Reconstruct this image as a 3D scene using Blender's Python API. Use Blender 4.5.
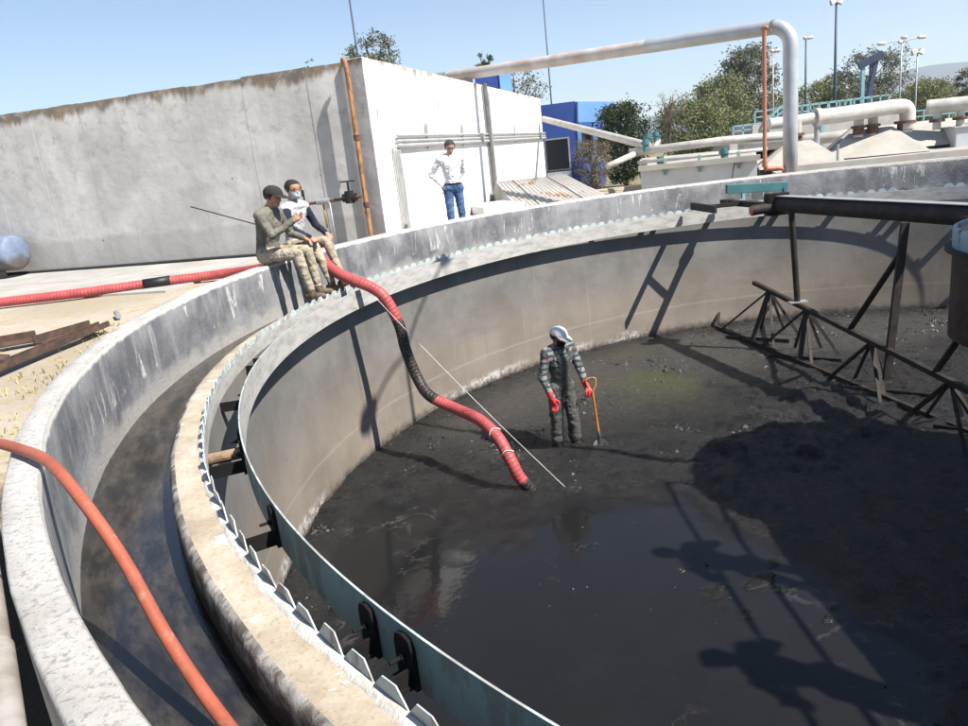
import bpy, bmesh, math, random
import numpy as np
from mathutils import Vector, Matrix, noise as mnoise
R_ = math.radians
S = bpy.context.scene
for o in list(bpy.data.objects): bpy.data.objects.remove(o)
COL = S.collection

# ------------------------------------------------------------------ camera
cd = bpy.data.cameras.new('camera'); cam = bpy.data.objects.new('camera', cd); COL.objects.link(cam)
cd.sensor_fit = 'HORIZONTAL'; cd.sensor_width = 36.0; cd.lens = 36.0 * 752.0 / 968.0
cd.clip_start = 0.05; cd.clip_end = 9000
PITCH, ROLL = 0.272, -0.111
f_ = Vector((0, math.cos(PITCH), -math.sin(PITCH))); u_ = Vector((0, math.sin(PITCH), math.cos(PITCH))); r0 = Vector((1, 0, 0))
rr = r0*math.cos(ROLL) + u_*math.sin(ROLL); uu = u_*math.cos(ROLL) - r0*math.sin(ROLL)
M = Matrix((rr, uu, -f_)).transposed().to_4x4(); M.translation = Vector((-5.65, -6.914, 1.055))
cam.matrix_world = M
S.camera = cam
# ------------------------------------------------------------------ sky, sun, exposure
SUN_EL, LIGHT_AZ = 50.0, 144.0            # light travels towards LIGHT_AZ (degrees, from +X)
w = bpy.data.worlds.new('World'); S.world = w; w.use_nodes = True
nt = w.node_tree; nt.nodes.clear()
sky = nt.nodes.new('ShaderNodeTexSky'); sky.sky_type = 'NISHITA'; sky.sun_disc = False
sky.sun_elevation = R_(SUN_EL)
sa = R_(LIGHT_AZ + 180)                   # azimuth of the sun itself
sky.sun_rotation = math.pi/2 - sa
sky.altitude = 1800; sky.air_density = 1.0; sky.dust_density = 0.05; sky.ozone_density = 0.75
bg = nt.nodes.new('ShaderNodeBackground'); bg.inputs['Strength'].default_value = 0.078
wo = nt.nodes.new('ShaderNodeOutputWorld')
nt.links.new(sky.outputs[0], bg.inputs[0]); nt.links.new(bg.outputs[0], wo.inputs[0])
sl = bpy.data.lights.new('sun', 'SUN'); sl.energy = 5.0; sl.angle = R_(0.5); sl.color = (1.0, 0.95, 0.88)
so = bpy.data.objects.new('sun', sl); COL.objects.link(so)
ld = Vector((math.cos(R_(LIGHT_AZ))*math.cos(R_(SUN_EL)), math.sin(R_(LIGHT_AZ))*math.cos(R_(SUN_EL)), -math.sin(R_(SUN_EL))))
so.rotation_euler = ld.to_track_quat('-Z', 'Y').to_euler(); so.location = (20, -15, 25)
S.view_settings.view_transform = 'Standard'; S.view_settings.look = 'None'
S.view_settings.exposure = 1.1; S.view_settings.gamma = 1.0; S.view_settings.use_curve_mapping = False
S.render.engine = 'CYCLES'

# ------------------------------------------------------------------ helpers: tags
def tag(o, label=None, cat=None, group=None, kind=None):
    if label: o['label'] = label
    if cat: o['category'] = cat
    if group: o['group'] = group
    if kind: o['kind'] = kind
    return o
def empty(name, loc, label, cat, group=None, rz=0):
    o = bpy.data.objects.new(name, None); COL.objects.link(o); o.location = loc; o.rotation_euler.z = rz
    o.empty_display_size = .1
    return tag(o, label, cat, group)
def attach(o, parent):
    """parent while keeping world coordinates (parents here are never rotated unless stated)"""
    o.parent = parent
    loc = Vector((0, 0, 0)); q = parent
    while q is not None: loc += q.location; q = q.parent
    o.location = o.location - loc
    return o

# ------------------------------------------------------------------ helpers: materials
class NT:
    def __init__(s, name):
        s.m = bpy.data.materials.new(name); s.m.use_nodes = True; s.t = s.m.node_tree; s.t.nodes.clear()
        s.out = s.n('ShaderNodeOutputMaterial'); s.b = s.n('ShaderNodeBsdfPrincipled'); s.l(s.b.outputs[0], s.out.inputs[0])
    def n(s, t, **k):
        x = s.t.nodes.new(t)
        for a, v in k.items(): setattr(x, a, v)
        return x
    def l(s, a, b): s.t.links.new(a, b)
    def set(s, inp, v):
        if hasattr(v, 'node'): s.l(v, inp)
        else:
            if isinstance(v, (tuple, list)) and len(v) == 3 and len(inp.default_value) == 4: v = (*v, 1)
            inp.default_value = v
    def pos(s): return s.n('ShaderNodeNewGeometry').outputs['Position']
    def obj(s): return s.n('ShaderNodeTexCoord').outputs['Object']
    def uv(s): return s.n('ShaderNodeTexCoord').outputs['UV']
    def norm(s): return s.n('ShaderNodeNewGeometry').outputs['Normal']
    def attr(s, name): 
        a = s.n('ShaderNodeAttribute', attribute_name=name); return a.outputs['Fac']
    def mapv(s, v, scale=(1,1,1), loc=(0,0,0)):
        m = s.n('ShaderNodeMapping'); s.l(v, m.inputs['Vector']); m.inputs['Scale'].default_value = scale; m.inputs['Location'].default_value = loc
        return m.outputs[0]
    def noise(s, v, scale, detail=4, rough=.55, dist=0):
        x = s.n('ShaderNodeTexNoise'); s.l(v, x.inputs['Vector']); x.inputs['Scale'].default_value = scale
        x.inputs['Detail'].default_value = detail; x.inputs['Roughness'].default_value = rough; x.inputs['Distortion'].default_value = dist
        return x.outputs['Fac']
    def voro(s, v, scale, feature='F1'):
        x = s.n('ShaderNodeTexVoronoi', feature=feature); s.l(v, x.inputs['Vector']); x.inputs['Scale'].default_value = scale
        return x.outputs['Distance']
    def step(s, v, a, b, lo=0., hi=1.):
        x = s.n('ShaderNodeMapRange', interpolation_type='SMOOTHSTEP'); s.set(x.inputs[0], v)
        for i, q in zip((1,2,3,4), (a,b,lo,hi)): x.inputs[i].default_value = q
        return x.outputs[0]
    def math(s, op, a, b=0.):
        x = s.n('ShaderNodeMath', operation=op); s.set(x.inputs[0], a); s.set(x.inputs[1], b); return x.outputs[0]
    def mix(s, f, a, b, mode='MIX'):
        x = s.n('ShaderNodeMix', data_type='RGBA', blend_type=mode); s.set(x.inputs[0], f); s.set(x.inputs[6], a); s.set(x.inputs[7], b)
        return x.outputs[2]
    def sep(s, v):
        x = s.n('ShaderNodeSeparateXYZ'); s.l(v, x.inputs[0]); return x.outputs
    def bump(s, h, strength=.3, dist=.02):
        x = s.n('ShaderNodeBump'); s.set(x.inputs['Height'], h); x.inputs['Strength'].default_value = strength; x.inputs['Distance'].default_value = dist
        s.l(x.outputs[0], s.b.inputs['Normal'])
    def fin(s, col, rough=.8, metal=0., spec=.5):
        s.set(s.b.inputs['Base Color'], col); s.set(s.b.inputs['Roughness'], rough); s.set(s.b.inputs['Metallic'], metal)
        s.b.inputs['Specular IOR Level'].default_value = spec
        return s.m

def m_plain(name, c, c2=None, rough=.7, metal=0., scale=6., bump=.15, bdist=.01, spec=.4, detail=5):
    k = NT(name); p = k.obj(); n = k.noise(p, scale, detail, .6)
    c2 = c2 or tuple(x*.72 for x in c)
    col = k.mix(k.step(n, .32, .68), c2, c)
    k.bump(k.noise(p, scale*6, 4), bump, bdist)
    return k.fin(col, rough, metal, spec)

def m_paint_rust(name, c, rust=(.09,.035,.015), amt=.55, rough=.45, scale=7., streak=True):
    k = NT(name); p = k.pos(); n = k.noise(k.mapv(p, (1,1,.35 if streak else 1)), scale, 6, .65)
    n2 = k.noise(p, scale*.5, 3)
    f = k.step(k.math('ADD', n, k.math('MULTIPLY', k.math('SUBTRACT', n2, .5), .5)), amt, amt+.12)
    col = k.mix(f, k.mix(k.step(n2, .3, .7), tuple(x*.78 for x in c), c), k.mix(k.noise(p, 40), tuple(x*.5 for x in rust), rust))
    k.bump(k.math('ADD', k.math('MULTIPLY', f, .5), k.noise(p, 60, 3)), .2, .006)
    return k.fin(col, k.mix(f, (rough,)*3, (.85,)*3), 0, .4)

def m_fabric(name, c, c2=None, fold=12., rough=.9, folds=.55, dirt=None):
    k = NT(name); p = k.obj(); c2 = c2 or tuple(x*.7 for x in c)
    w1 = k.noise(k.mapv(p, (1,1,.55)), fold, 3, .5, .6); w2 = k.noise(p, 90, 2)
    col = k.mix(k.step(k.noise(p, 5, 4), .35, .65), c2, c)
    if dirt: col = k.mix(k.step(k.noise(p, 9, 5, .7), .52, .66), col, dirt)
    k.bump(k.math('ADD', w1, k.math('MULTIPLY', w2, .06)), folds, .05)
    return k.fin(col, rough, 0, .25)

def m_plaid(name):
    k = NT(name); p = k.obj(); x, y, z = k.sep(p)
    def stripes(v, per, wd, ph=0): 
        fr = k.math('FRACT', k.math('ADD', k.math('DIVIDE', v, per), 50.+ph)); return k.math('LESS_THAN', fr, wd)
    h = k.math('ADD', x, k.math('MULTIPLY', y, .6))
    col = k.mix(k.noise(p, 4), (.15,.165,.165), (.24,.25,.255))
    col = k.mix(stripes(z, .075, .38), col, (.035,.06,.055))
    col = k.mix(k.math('MULTIPLY', stripes(h, .085, .36), .75), col, (.04,.06,.07))
    col = k.mix(stripes(z, .075, .07, .55), col, (.28,.10,.09))
    k.bump(k.noise(p, 13, 3), .5, .04)
    return k.fin(col, .9, 0, .2)

# concrete -------------------------------------------------------------
def m_outer_face():
    k = NT('coated_concrete'); uv = k.uv(); u, v, _ = k.sep(uv)
    a = k.noise(uv, 1.3, 6, .6); b = k.noise(k.mapv(uv, (1,.35,1)), 5, 5, .6)
    col = k.mix(k.step(a, .36, .66), (.10,.102,.11), (.235,.235,.24))
    col = k.mix(k.step(b, .45, .72, 0, .55), col, (.30,.30,.30))
    # bare pale concrete near the foot of the wall
    foot = k.step(k.math('ADD', v, k.math('MULTIPLY', k.math('SUBTRACT', k.noise(uv, 3.5, 5), .5), .5)), -.62, -.45, 1, 0)
    col = k.mix(k.math('MULTIPLY', foot, .9), col, k.mix(k.noise(uv, 14, 4), (.23,.22,.20), (.40,.385,.36)))
    # white chipped runs
    ch = k.noise(k.mapv(uv, (7.5,1.3,1)), 1.0, 6, .7, .9); dens = k.noise(uv, .55, 2)
    f = k.step(k.math('ADD', ch, k.math('MULTIPLY', k.math('SUBTRACT', dens, .5), .75)), .58, .66)
    env = k.math('MULTIPLY', k.step(v, -.52, -.3), k.step(v, -.03, -.12))
    f = k.math('MULTIPLY', f, k.step(k.math('ADD', env, k.math('MULTIPLY', k.noise(uv, 6), .5)), .5, .8))
    col = k.mix(k.math('MULTIPLY', f, k.step(k.noise(uv, 20, 5, .8), .3, .65, .25, .9)), col, (.56,.55,.53))
    sp = k.step(k.noise(uv, 34, 4, .7), .66, .70); col = k.mix(k.math('MULTIPLY', sp, .7), col, (.52,.51,.50))
    top = k.step(k.math('ADD', v, k.math('MULTIPLY', k.noise(uv, 9, 4), .05)), -.035, -.005); col = k.mix(top, col, (.50,.48,.45))
    k.bump(k.math('ADD', k.noise(uv, 26, 6, .7), k.math('MULTIPLY', f, .6)), .5, .02)
    return k.fin(col, .82, 0, .3)
def m_top_concrete():
    k = NT('weathered_wall_top'); p = k.pos()
    n = k.noise(p, 2.2, 6, .65); g = k.noise(p, 45, 5, .75)
    col = k.mix(k.step(n, .3, .7), (.34,.325,.30), (.47,.45,.425))
    col = k.mix(k.step(g, .50, .64, 0, .8), col, (.19,.178,.165))
    col = k.mix(k.step(k.noise(p, 7, 5), .62, .74, 0, .45), col, (.44,.37,.29))
    k.bump(k.math('ADD', g, k.noise(p, 12, 4)), .4, .012)
    return k.fin(col, .9, 0, .25)
def m_weir_top():
    k = NT('tan_weir_concrete'); p = k.pos(); n = k.noise(p, 2.6, 6, .65); g = k.noise(p, 60, 5, .7)
    col = k.mix(k.step(n, .3, .7), (.30,.245,.175), (.47,.415,.33))
    col = k.mix(k.step(g, .5, .72, 0, .6), col, (.17,.14,.11))
    col = k.mix(k.step(k.noise(p, 4.3, 6, .7), .60, .66), col, (.62,.60,.57))
    k.bump(k.math('ADD', g, k.noise(p, 9, 4)), .4, .008)
    return k.fin(col, .9, 0, .25)
def m_weir_outer():
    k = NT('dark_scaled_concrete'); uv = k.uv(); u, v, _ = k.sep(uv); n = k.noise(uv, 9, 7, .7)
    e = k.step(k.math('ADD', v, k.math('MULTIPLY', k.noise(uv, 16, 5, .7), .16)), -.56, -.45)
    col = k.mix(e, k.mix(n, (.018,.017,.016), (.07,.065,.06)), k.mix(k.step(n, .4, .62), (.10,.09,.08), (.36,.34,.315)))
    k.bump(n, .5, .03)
    return k.fin(col, .92, 0, .15)
def m_tank_wall():
    k = NT('tank_wall_concrete'); uv = k.uv(); u, v, _ = k.sep(uv)
    st = k.noise(k.mapv(uv, (3.1,.22,1)), 1., 7, .68, 1.2); st2 = k.noise(k.mapv(uv, (11,.35,1)), 1., 6, .7, .8); bl = k.noise(uv, .8, 7, .66)
    up = k.step(k.math('ADD', v, k.math('MULTIPLY', k.math('SUBTRACT', bl, .5), 1.3)), -2.15, -1.25)
    low = k.mix(k.step(bl, .3, .7), (.160,.137,.112), (.230,.199,.165))
    hi = k.mix(k.step(bl, .3, .7), (.105,.101,.096), (.185,.178,.168))
    col = k.mix(up, low, hi)
    col = k.mix(k.step(st, .48, .75, 0, .50), col, (.15,.145,.138))
    col = k.mix(k.step(st2, .58, .76, 0, .28), col, (.34,.325,.305))
    # pour lines
    wob = k.math('MULTIPLY', k.math('SUBTRACT', k.noise(uv, 2.0, 4), .5), .05)
    vv = k.math('ADD', v, wob)
    for z0, c, am in ((-1.52, (.16,.15,.14), .32), (-2.28, (.36,.33,.29), .22)):
        d = k.math('ABSOLUTE', k.math('SUBTRACT', vv, z0)); col = k.mix(k.step(d, .008, .028, am, 0), col, c)
    col = k.mix(k.step(k.noise(uv, 2.3, 7, .7), .60, .70, 0, .55), col, (.12,.115,.11)); col = k.mix(k.step(k.noise(k.mapv(uv, (.35,1.6,1)), 1.3, 7, .75), .52, .70, 0, .5), col, (.135,.125,.115)); col = k.mix(k.step(k.noise(uv, 17, 6, .8), .56, .70, 0, .4), col, (.15,.14,.13))
    foot = k.step(k.math('ADD', v, k.math('MULTIPLY', k.noise(uv, 9, 7, .8), .42)), -2.62, -2.42, 1, 0)
    col = k.mix(foot, col, (.03,.027,.024))
    crust = k.math('MULTIPLY', k.math('MULTIPLY', k.step(k.noise(uv, 7, 6, .8), .45, .58), k.step(k.noise(uv, .35, 2), .50, .60)), k.step(k.math('ABSOLUTE', k.math('ADD', v, 2.68)), .02, .12, 1, 0))
    col = k.mix(k.math('MULTIPLY', crust, .75), col, (.55,.54,.52))
    k.bump(k.math('ADD', k.noise(uv, 30, 6, .7), k.math('MULTIPLY', bl, .8)), .25, .02)
    return k.fin(col, .85, 0, .25)
def m_wall_panel():
    k = NT('grey_wall_concrete'); p = k.pos(); x, y, z = k.sep(p); oi = k.n('ShaderNodeObjectInfo').outputs['Random']
    al = k.math('SUBTRACT', k.math('MULTIPLY', x, .954), k.math('MULTIPLY', y, .301))
    cb = k.n('ShaderNodeCombineXYZ'); k.l(al, cb.inputs[0]); k.l(z, cb.inputs[1]); q = cb.outputs[0]
    n = k.noise(q, .9, 7, .62); st = k.noise(k.mapv(q, (3.2,.35,1)), 1, 5, .6); g = k.noise(q, 6, 6, .7)
    col = k.mix(k.step(n, .3, .7), (.42,.407,.388), (.58,.568,.545))
    col = k.mix(k.step(st, .45, .7, 0, .40), col, (.38,.365,.345))
    col = k.mix(k.step(g, .55, .72, 0, .35), col, (.33,.32,.31))
    col = k.mix(k.math('MULTIPLY', oi, .18), col, (.34,.33,.315))
    # damp band at the foot
    ft = k.step(k.math('ADD', z, k.math('MULTIPLY', k.noise(q, 1.7, 5), .35)), .30, .42, .4, 0); col = k.mix(ft, col, (.27,.26,.24))
    # moss and soot under the coping
    d = k.math('ADD', z, k.math('MULTIPLY', k.math('SUBTRACT', k.noise(k.mapv(q, (4,.6,1)), 1, 6, .7), .5), .55)); d = k.math('ADD', d, k.math('MULTIPLY', k.math('SUBTRACT', k.noise(q, .8, 3), .5), .55))
    top = k.step(d, 2.62, 2.80, 0, .92); col = k.mix(top, col, k.mix(k.step(k.noise(q, 3.5, 5, .7), .4, .6), (.10,.09,.08), (.19,.135,.085)))
    pit = k.step(k.noise(q, 26, 5, .8), .60, .70, 0, .55); col = k.mix(pit, col, (.24,.23,.21)); gr = k.math('MULTIPLY', k.step(k.noise(q, 3.3, 7, .75), .50, .66), k.step(z, .6, 2.4, .35, .8)); col = k.mix(gr, col, (.33,.315,.295))
    sp = k.step(k.voro(q, 2.1), .035, .05, .8, 0); col = k.mix(sp, col, (.14,.13,.12))
    k.bump(k.math('ADD', k.noise(q, 1.6, 3), k.math('MULTIPLY', k.noise(q, 16, 6, .72), .10)), .28, .08)
    return k.fin(col, .9, 0, .2)
def m_white_wall():
    k = NT('white_plaster'); p = k.pos(); x, y, z = k.sep(p)
    q = k.mapv(p, (1,1,1)); n = k.noise(q, 1.1, 5, .6)
    col = k.mix(k.step(n, .3, .7), (.70,.69,.67), (.80,.795,.78))
    d = k.math('ADD', z, k.math('MULTIPLY', k.math('SUBTRACT', k.noise(k.mapv(p, (2.2,2.2,.35)), 1, 6, .7), .5), 1.5))
    f = k.step(d, 2.62, 3.05); col = k.mix(f, col, k.mix(k.noise(q, 6), (.16,.13,.11), (.40,.33,.27)))
    k.bump(k.noise(q, 14, 6, .65), .15, .02)
    return k.fin(col, .85, 0, .2)
def m_ground():
    k = NT('pale_dry_ground'); p = k.pos(); x, y, z = k.sep(p)
    n = k.noise(p, .35, 6, .6); g = k.noise(p, 5, 7, .7); gg = k.noise(p, 40, 4, .7)
    col = k.mix(k.step(n, .35, .65), (.34,.295,.225), (.44,.39,.32))
    col = k.mix(k.step(g, .48, .66, 0, .7), col, (.36,.285,.15))
    col = k.mix(k.step(gg, .5, .72, 0, .5), col, (.21,.165,.10))
    rad = k.math('SQRT', k.math('ADD', k.math('MULTIPLY', x, x), k.math('MULTIPLY', y, y))); col = k.mix(k.step(k.math('ADD', rad, k.math('MULTIPLY', k.noise(p, 6, 5), .5)), 9.12, 9.3, .9, 0), col, (.045,.035,.026))  # dark ring outside the tank: the wall's shadow painted into the ground colour
    far = k.step(y, 16, 26); col = k.mix(k.math('MULTIPLY', far, .8), col, k.mix(g, (.10,.105,.04), (.24,.20,.10)))
    k.bump(k.math('ADD', g, k.math('MULTIPLY', gg, .5)), .6, .04)
    return k.fin(col, .95, 0, .15)
def m_slab():
    k = NT('pavement_concrete'); p = k.pos(); n = k.noise(p, 1.4, 6, .65); oi = k.n('ShaderNodeObjectInfo').outputs['Random']
    col = k.mix(k.step(n, .3, .7), (.30,.285,.262), (.41,.395,.37)); col = k.mix(k.math('MULTIPLY', oi, .3), col, (.30,.275,.24))
    col = k.mix(k.step(k.noise(p, 9, 6, .75), .56, .7, 0, .6), col, (.30,.27,.23))
    k.bump(k.noise(p, 30, 5, .7), .4, .012)
    return k.fin(col, .9, 0, .2)
def m_mud():
    k = NT('wet_black_sludge'); p = k.pos(); wet = k.attr('wet'); alg = k.attr('algae'); dry = k.attr('dry')
    n = k.noise(p, 3, 7, .65); g = k.noise(p, 34, 6, .8); fine = k.noise(p, 85, 3, .7)
    mud = k.mix(k.step(n, .3, .7), (.0042,.0041,.004), (.010,.0097,.0094))
    mud = k.mix(k.math('MULTIPLY', dry, .9), mud, k.mix(g, (.030,.0275,.0255), (.082,.0755,.069)))
    mud = k.mix(k.math('MULTIPLY', alg, k.step(g, .3, .6, .6, 1)), mud, (.060,.064,.018))
    mud = k.mix(k.math('MULTIPLY', k.step(fine, .53, .66, 0, .85), k.step(n, .35, .6, .30, 1)), mud, (.052,.049,.046))  # pale speckle: dried crumbs, plus wet glints painted into the colour
    col = k.mix(wet, mud, k.mix(n, (.0080,.0079,.0080), (.0145,.0141,.0141)))
    # pale scum films on the puddle
    sc = k.noise(k.mapv(p, (1,1,1)), 1.1, 6, .6, 2.2); film = k.math('MULTIPLY', k.step(k.math('ABSOLUTE', k.math('SUBTRACT', sc, .5)), .004, .03, 1, 0), k.step(k.noise(p, .8, 3), .55, .68))
    col = k.mix(k.math('MULTIPLY', film, .28), col, (.16,.15,.14))
    fl = k.step(k.voro(p, 22), .03, .055, .6, 0); fm = k.step(k.noise(p, 1.3, 4), .56, .66)
    col = k.mix(k.math('MULTIPLY', k.math('MULTIPLY', fl, fm), .55), col, (.20,.18,.15))
    film_r = k.math('ADD', .045, k.math('MULTIPLY', k.step(k.noise(p, 1.0, 5, .6), .35, .7), .09))
    rg = k.mix(wet, k.mix(k.step(k.noise(p, 7, 5, .7), .35, .65), (.20,)*3, (.50,)*3), film_r)
    h = k.math('ADD', k.math('MULTIPLY', k.math('SUBTRACT', 1, wet), g), k.math('MULTIPLY', wet, k.math('MULTIPLY', k.noise(p, 9, 3), .035)))
    k.bump(h, 1., .05)
    mt = k.fin(col, rg, 0, .42); k.set(k.b.inputs['Specular IOR Level'], k.step(wet, 0, 1, .5, .22)); return mt
def m_channel():
    k = NT('wet_channel_bed'); uv = k.uv(); n = k.noise(k.mapv(uv, (1.0,3,1)), 3.2, 6, .7); b = k.noise(uv, 1.2, 4)
    col = k.mix(k.step(n, .38, .68), (.011,.0098,.0088), (.054,.044,.033))
    col = k.mix(k.step(b, .48, .68, 0, .65), col, (.010,.011,.015))
    k.bump(n, .25, .01)
    return k.fin(col, k.mix(k.step(b, .36, .58), (.16,)*3, (.05,)*3), 0, .7)
def m_grime():
    k = NT('grimed_baffle_steel'); uv = k.uv(); n = k.noise(k.mapv(uv, (1.6,5,1)), 2, 6, .7)
    col = k.mix(k.step(n, .3, .6), (.25,.25,.235), (.40,.385,.36)); col = k.mix(k.step(k.noise(uv, 11, 5), .62, .74, 0, .7), col, (.17,.15,.13))
    k.bump(n, .3, .01); return k.fin(col, .75, 0, .3)
def m_hose(name, c, dark=None, ribs=20.):
    """ribbed hose; UV.x is metres along the hose"""
    k = NT(name); uv = k.uv(); u, v, _ = k.sep(uv); p = k.pos()
    col = k.mix(k.step(k.noise(p, 7, 5, .65), .3, .7), tuple(x*.72 for x in c), c); col = k.mix(k.step(k.noise(p, 13, 6, .8), .54, .72, 0, .5), col, (.32,.24,.19)); col = k.mix(k.step(k.noise(p, 4, 6, .8), .60, .72, 0, .6), col, tuple(x*.35 for x in c))
    if dark:
        a, b, lo, hi = dark[0]; wob = k.math('MULTIPLY', k.math('SUBTRACT', k.noise(p, 9, 6, .7), .5), .55); uu = k.math('ADD', u, wob)
        f = k.math('MULTIPLY', k.step(uu, a, a+.08), k.step(uu, b, b+.08, 1, 0))
        f2 = k.step(k.math('ADD', u, k.math('MULTIPLY', k.math('SUBTRACT', k.noise(p, 14, 4), .5), .1)), dark[1], dark[1]+.04)
        f = k.math('MAXIMUM', f, f2)
        ga, gb, sc = .45, .62, 38
        col = k.mix(f, col, k.mix(k.step(k.noise(p, 38, 5, .7), .45, .62), (.012,.011,.01), (.06,.052,.045)))
    rib = k.math('SINE', k.math('MULTIPLY', u, 2*math.pi*ribs))
    k.bump(k.math('ADD', k.math('MULTIPLY', rib, 1. if ribs else 0.), k.noise(p, 20, 3)), .4, .004)
    return k.fin(col, .5, 0, .35)
def m_leaf(name, a, b):
    k = NT(name); p = k.pos(); col = k.mix(k.step(k.noise(p, .9, 3), .35, .65), a, b); col = k.mix(k.step(k.noise(p, 7, 2), .35, .65, 0, .6), col, tuple(x*1.5 for x in b))
    k.fin(col, .65, 0, .3)
    t = k.n('ShaderNodeBsdfTranslucent'); k.set(t.inputs[0], col); mx = k.n('ShaderNodeMixShader'); mx.inputs[0].default_value = .22
    k.l(k.b.outputs[0], mx.inputs[1]); k.l(t.outputs[0], mx.inputs[2]); k.l(mx.outputs[0], k.out.inputs[0])
    return k.m
def m_flat_rust(name='rusty_dark_steel', a=(.010,.009,.009), b=(.038,.026,.020)):
    k = NT(name); p = k.pos(); n = k.noise(p, 6, 6, .7)
    col = k.mix(k.step(n, .38, .70), a, b); col = k.mix(k.step(k.noise(p, 2.2, 5, .7), .62, .72, 0, .55), col, (.12,.055,.028))
    k.bump(k.noise(p, 30, 5, .7), .5, .01); return k.fin(col, .72, 0, .35)

MT = {}
def setup_materials():
    MT.update(
        outer=m_outer_face(), top=m_top_concrete(), weir_top=m_weir_top(), weir_out=m_weir_outer(), tank=m_tank_wall(), panel=m_wall_panel(),
        white=m_white_wall(), ground=m_ground(), slab=m_slab(), mud=m_mud(), channel=m_channel(), grime=m_grime(), rust=m_flat_rust(),
        teal=m_paint_rust('teal_paint', (.055,.16,.175), amt=.64), teal_dk=m_paint_rust('dirty_teal_paint', (.20,.31,.31), rust=(.22,.27,.255), amt=.50),
        pale_teal=m_paint_rust('pale_teal_paint', (.45,.53,.535), rust=(.38,.38,.36), amt=.48), grout=m_plain('white_mortar', (.58,.565,.54), (.40,.38,.35), .9, scale=9, bump=.6),
        blackst=m_plain('black_steel', (.005,.005,.006), (.010,.0095,.009), .8, spec=.2), bolt=m_plain('grey_bolt_steel', (.25,.25,.25), rough=.4, metal=.6),
        silver=m_plain('aluminium_paint', (.44,.45,.47), (.36,.37,.38), .38, .25, scale=2.5, bump=.05), orange_pipe=m_paint_rust('orange_pipe_paint', (.42,.205,.085), rust=(.24,.12,.06), amt=.47, rough=.7),
        pinkpipe=m_paint_rust('salmon_pipe_paint', (.42,.17,.10), amt=.62, rough=.6),
        drabpipe=m_plain('weathered_silver_pipe', (.50,.46,.43), (.36,.29,.25), .55, scale=1.6, bump=.1),
        whitepipe=m_plain('white_pipe_paint', (.48,.465,.43), (.35,.325,.29), .5, scale=2.5, bump=.08), rustflange=m_plain('rust_flange', (.14,.075,.05), (.06,.035,.03), .85, scale=12),
        hoodm=m_plain('cream_fibreglass', (.39,.37,.33), (.31,.29,.255), .6, scale=2), whitetank=m_plain('painted_tank_wall', (.52,.53,.55), (.43,.44,.455), .8, scale=1.3),
        bluewall=m_plain('blue_plaster', (.034,.082,.31), (.026,.062,.24), .8, scale=.9), bluelight=m_plain('sunlit_blue_plaster', (.12,.26,.50), (.10,.22,.43), .8, scale=.9),  # the lighter blue is the same plaster's sunlit tone, painted in
        glass=m_plain('dark_glass', (.02,.022,.025), rough=.12, bump=0), darkgap=m_plain('painted_gap_shade', (.02,.02,.02)), navy=m_plain('navy_steel_paint', (.03,.042,.075), (.04,.055,.10), .5),  # the gap black is shade put into colour, under hoods and in the bore
        galv=m_plain('galvanised_steel', (.33,.34,.35), (.27,.28,.29), .5, .3), lampgrey=m_plain('lamp_grey', (.55,.55,.54), rough=.5), conduit=m_plain('grey_conduit', (.42,.42,.41), (.32,.32,.31), .55, .2),
        bluepipe=m_plain('blue_plastic', (.19,.235,.33), (.13,.16,.23), .5, scale=3), plank=m_flat_rust('rusty_scrap_iron', (.05,.034,.027), (.12,.068,.046)),
        pvc=m_plain('dirty_white_plastic', (.34,.315,.28), (.22,.19,.155), .6, scale=8), roof=m_paint_rust('old_corrugated_sheet', (.38,.365,.345), rust=(.30,.19,.11), amt=.55, rough=.85, scale=2.2),
        rope=m_plain('white_rope', (.75,.74,.70), rough=.9), wire=m_plain('dark_cable', (.03,.03,.03)), tape=m_plain('black_tape', (.012,.012,.012), rough=.5),
        bark=m_plain('bark', (.13,.10,.075), (.08,.06,.045), .95, scale=8, bump=.6), drum=m_flat_rust('drum_rust', (.016,.010,.009), (.075,.032,.022)),
        drumblue=m_paint_rust('pale_blue_drum_paint', (.20,.33,.42), rust=(.05,.03,.025), amt=.56), sand=m_plain('pale_grit', (.52,.44,.34), (.40,.32,.24), .95, scale=5, bump=.6),
        grass=m_leaf('dry_grass', (.30,.235,.09), (.38,.32,.15)), brass=m_plain('brass', (.42,.30,.10), rough=.5, metal=.4), mount=m_plain('far_mountain', (.10,.11,.10), scale=.004, bump=0),
        hoseR=m_hose('red_ribbed_hose', (.44,.058,.062), dark=((5.55,6.95,0,0), 8.52)), hoseO=m_hose('orange_hose', (.35,.095,.055), ribs=0),
        wood=m_plain('varnished_handle', (.42,.17,.05), (.30,.11,.03), .5, scale=12), shovel=m_plain('worn_shovel_steel', (.22,.22,.22), (.05,.048,.045), .45, .5, scale=14),
    )
setup_materials()

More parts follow.
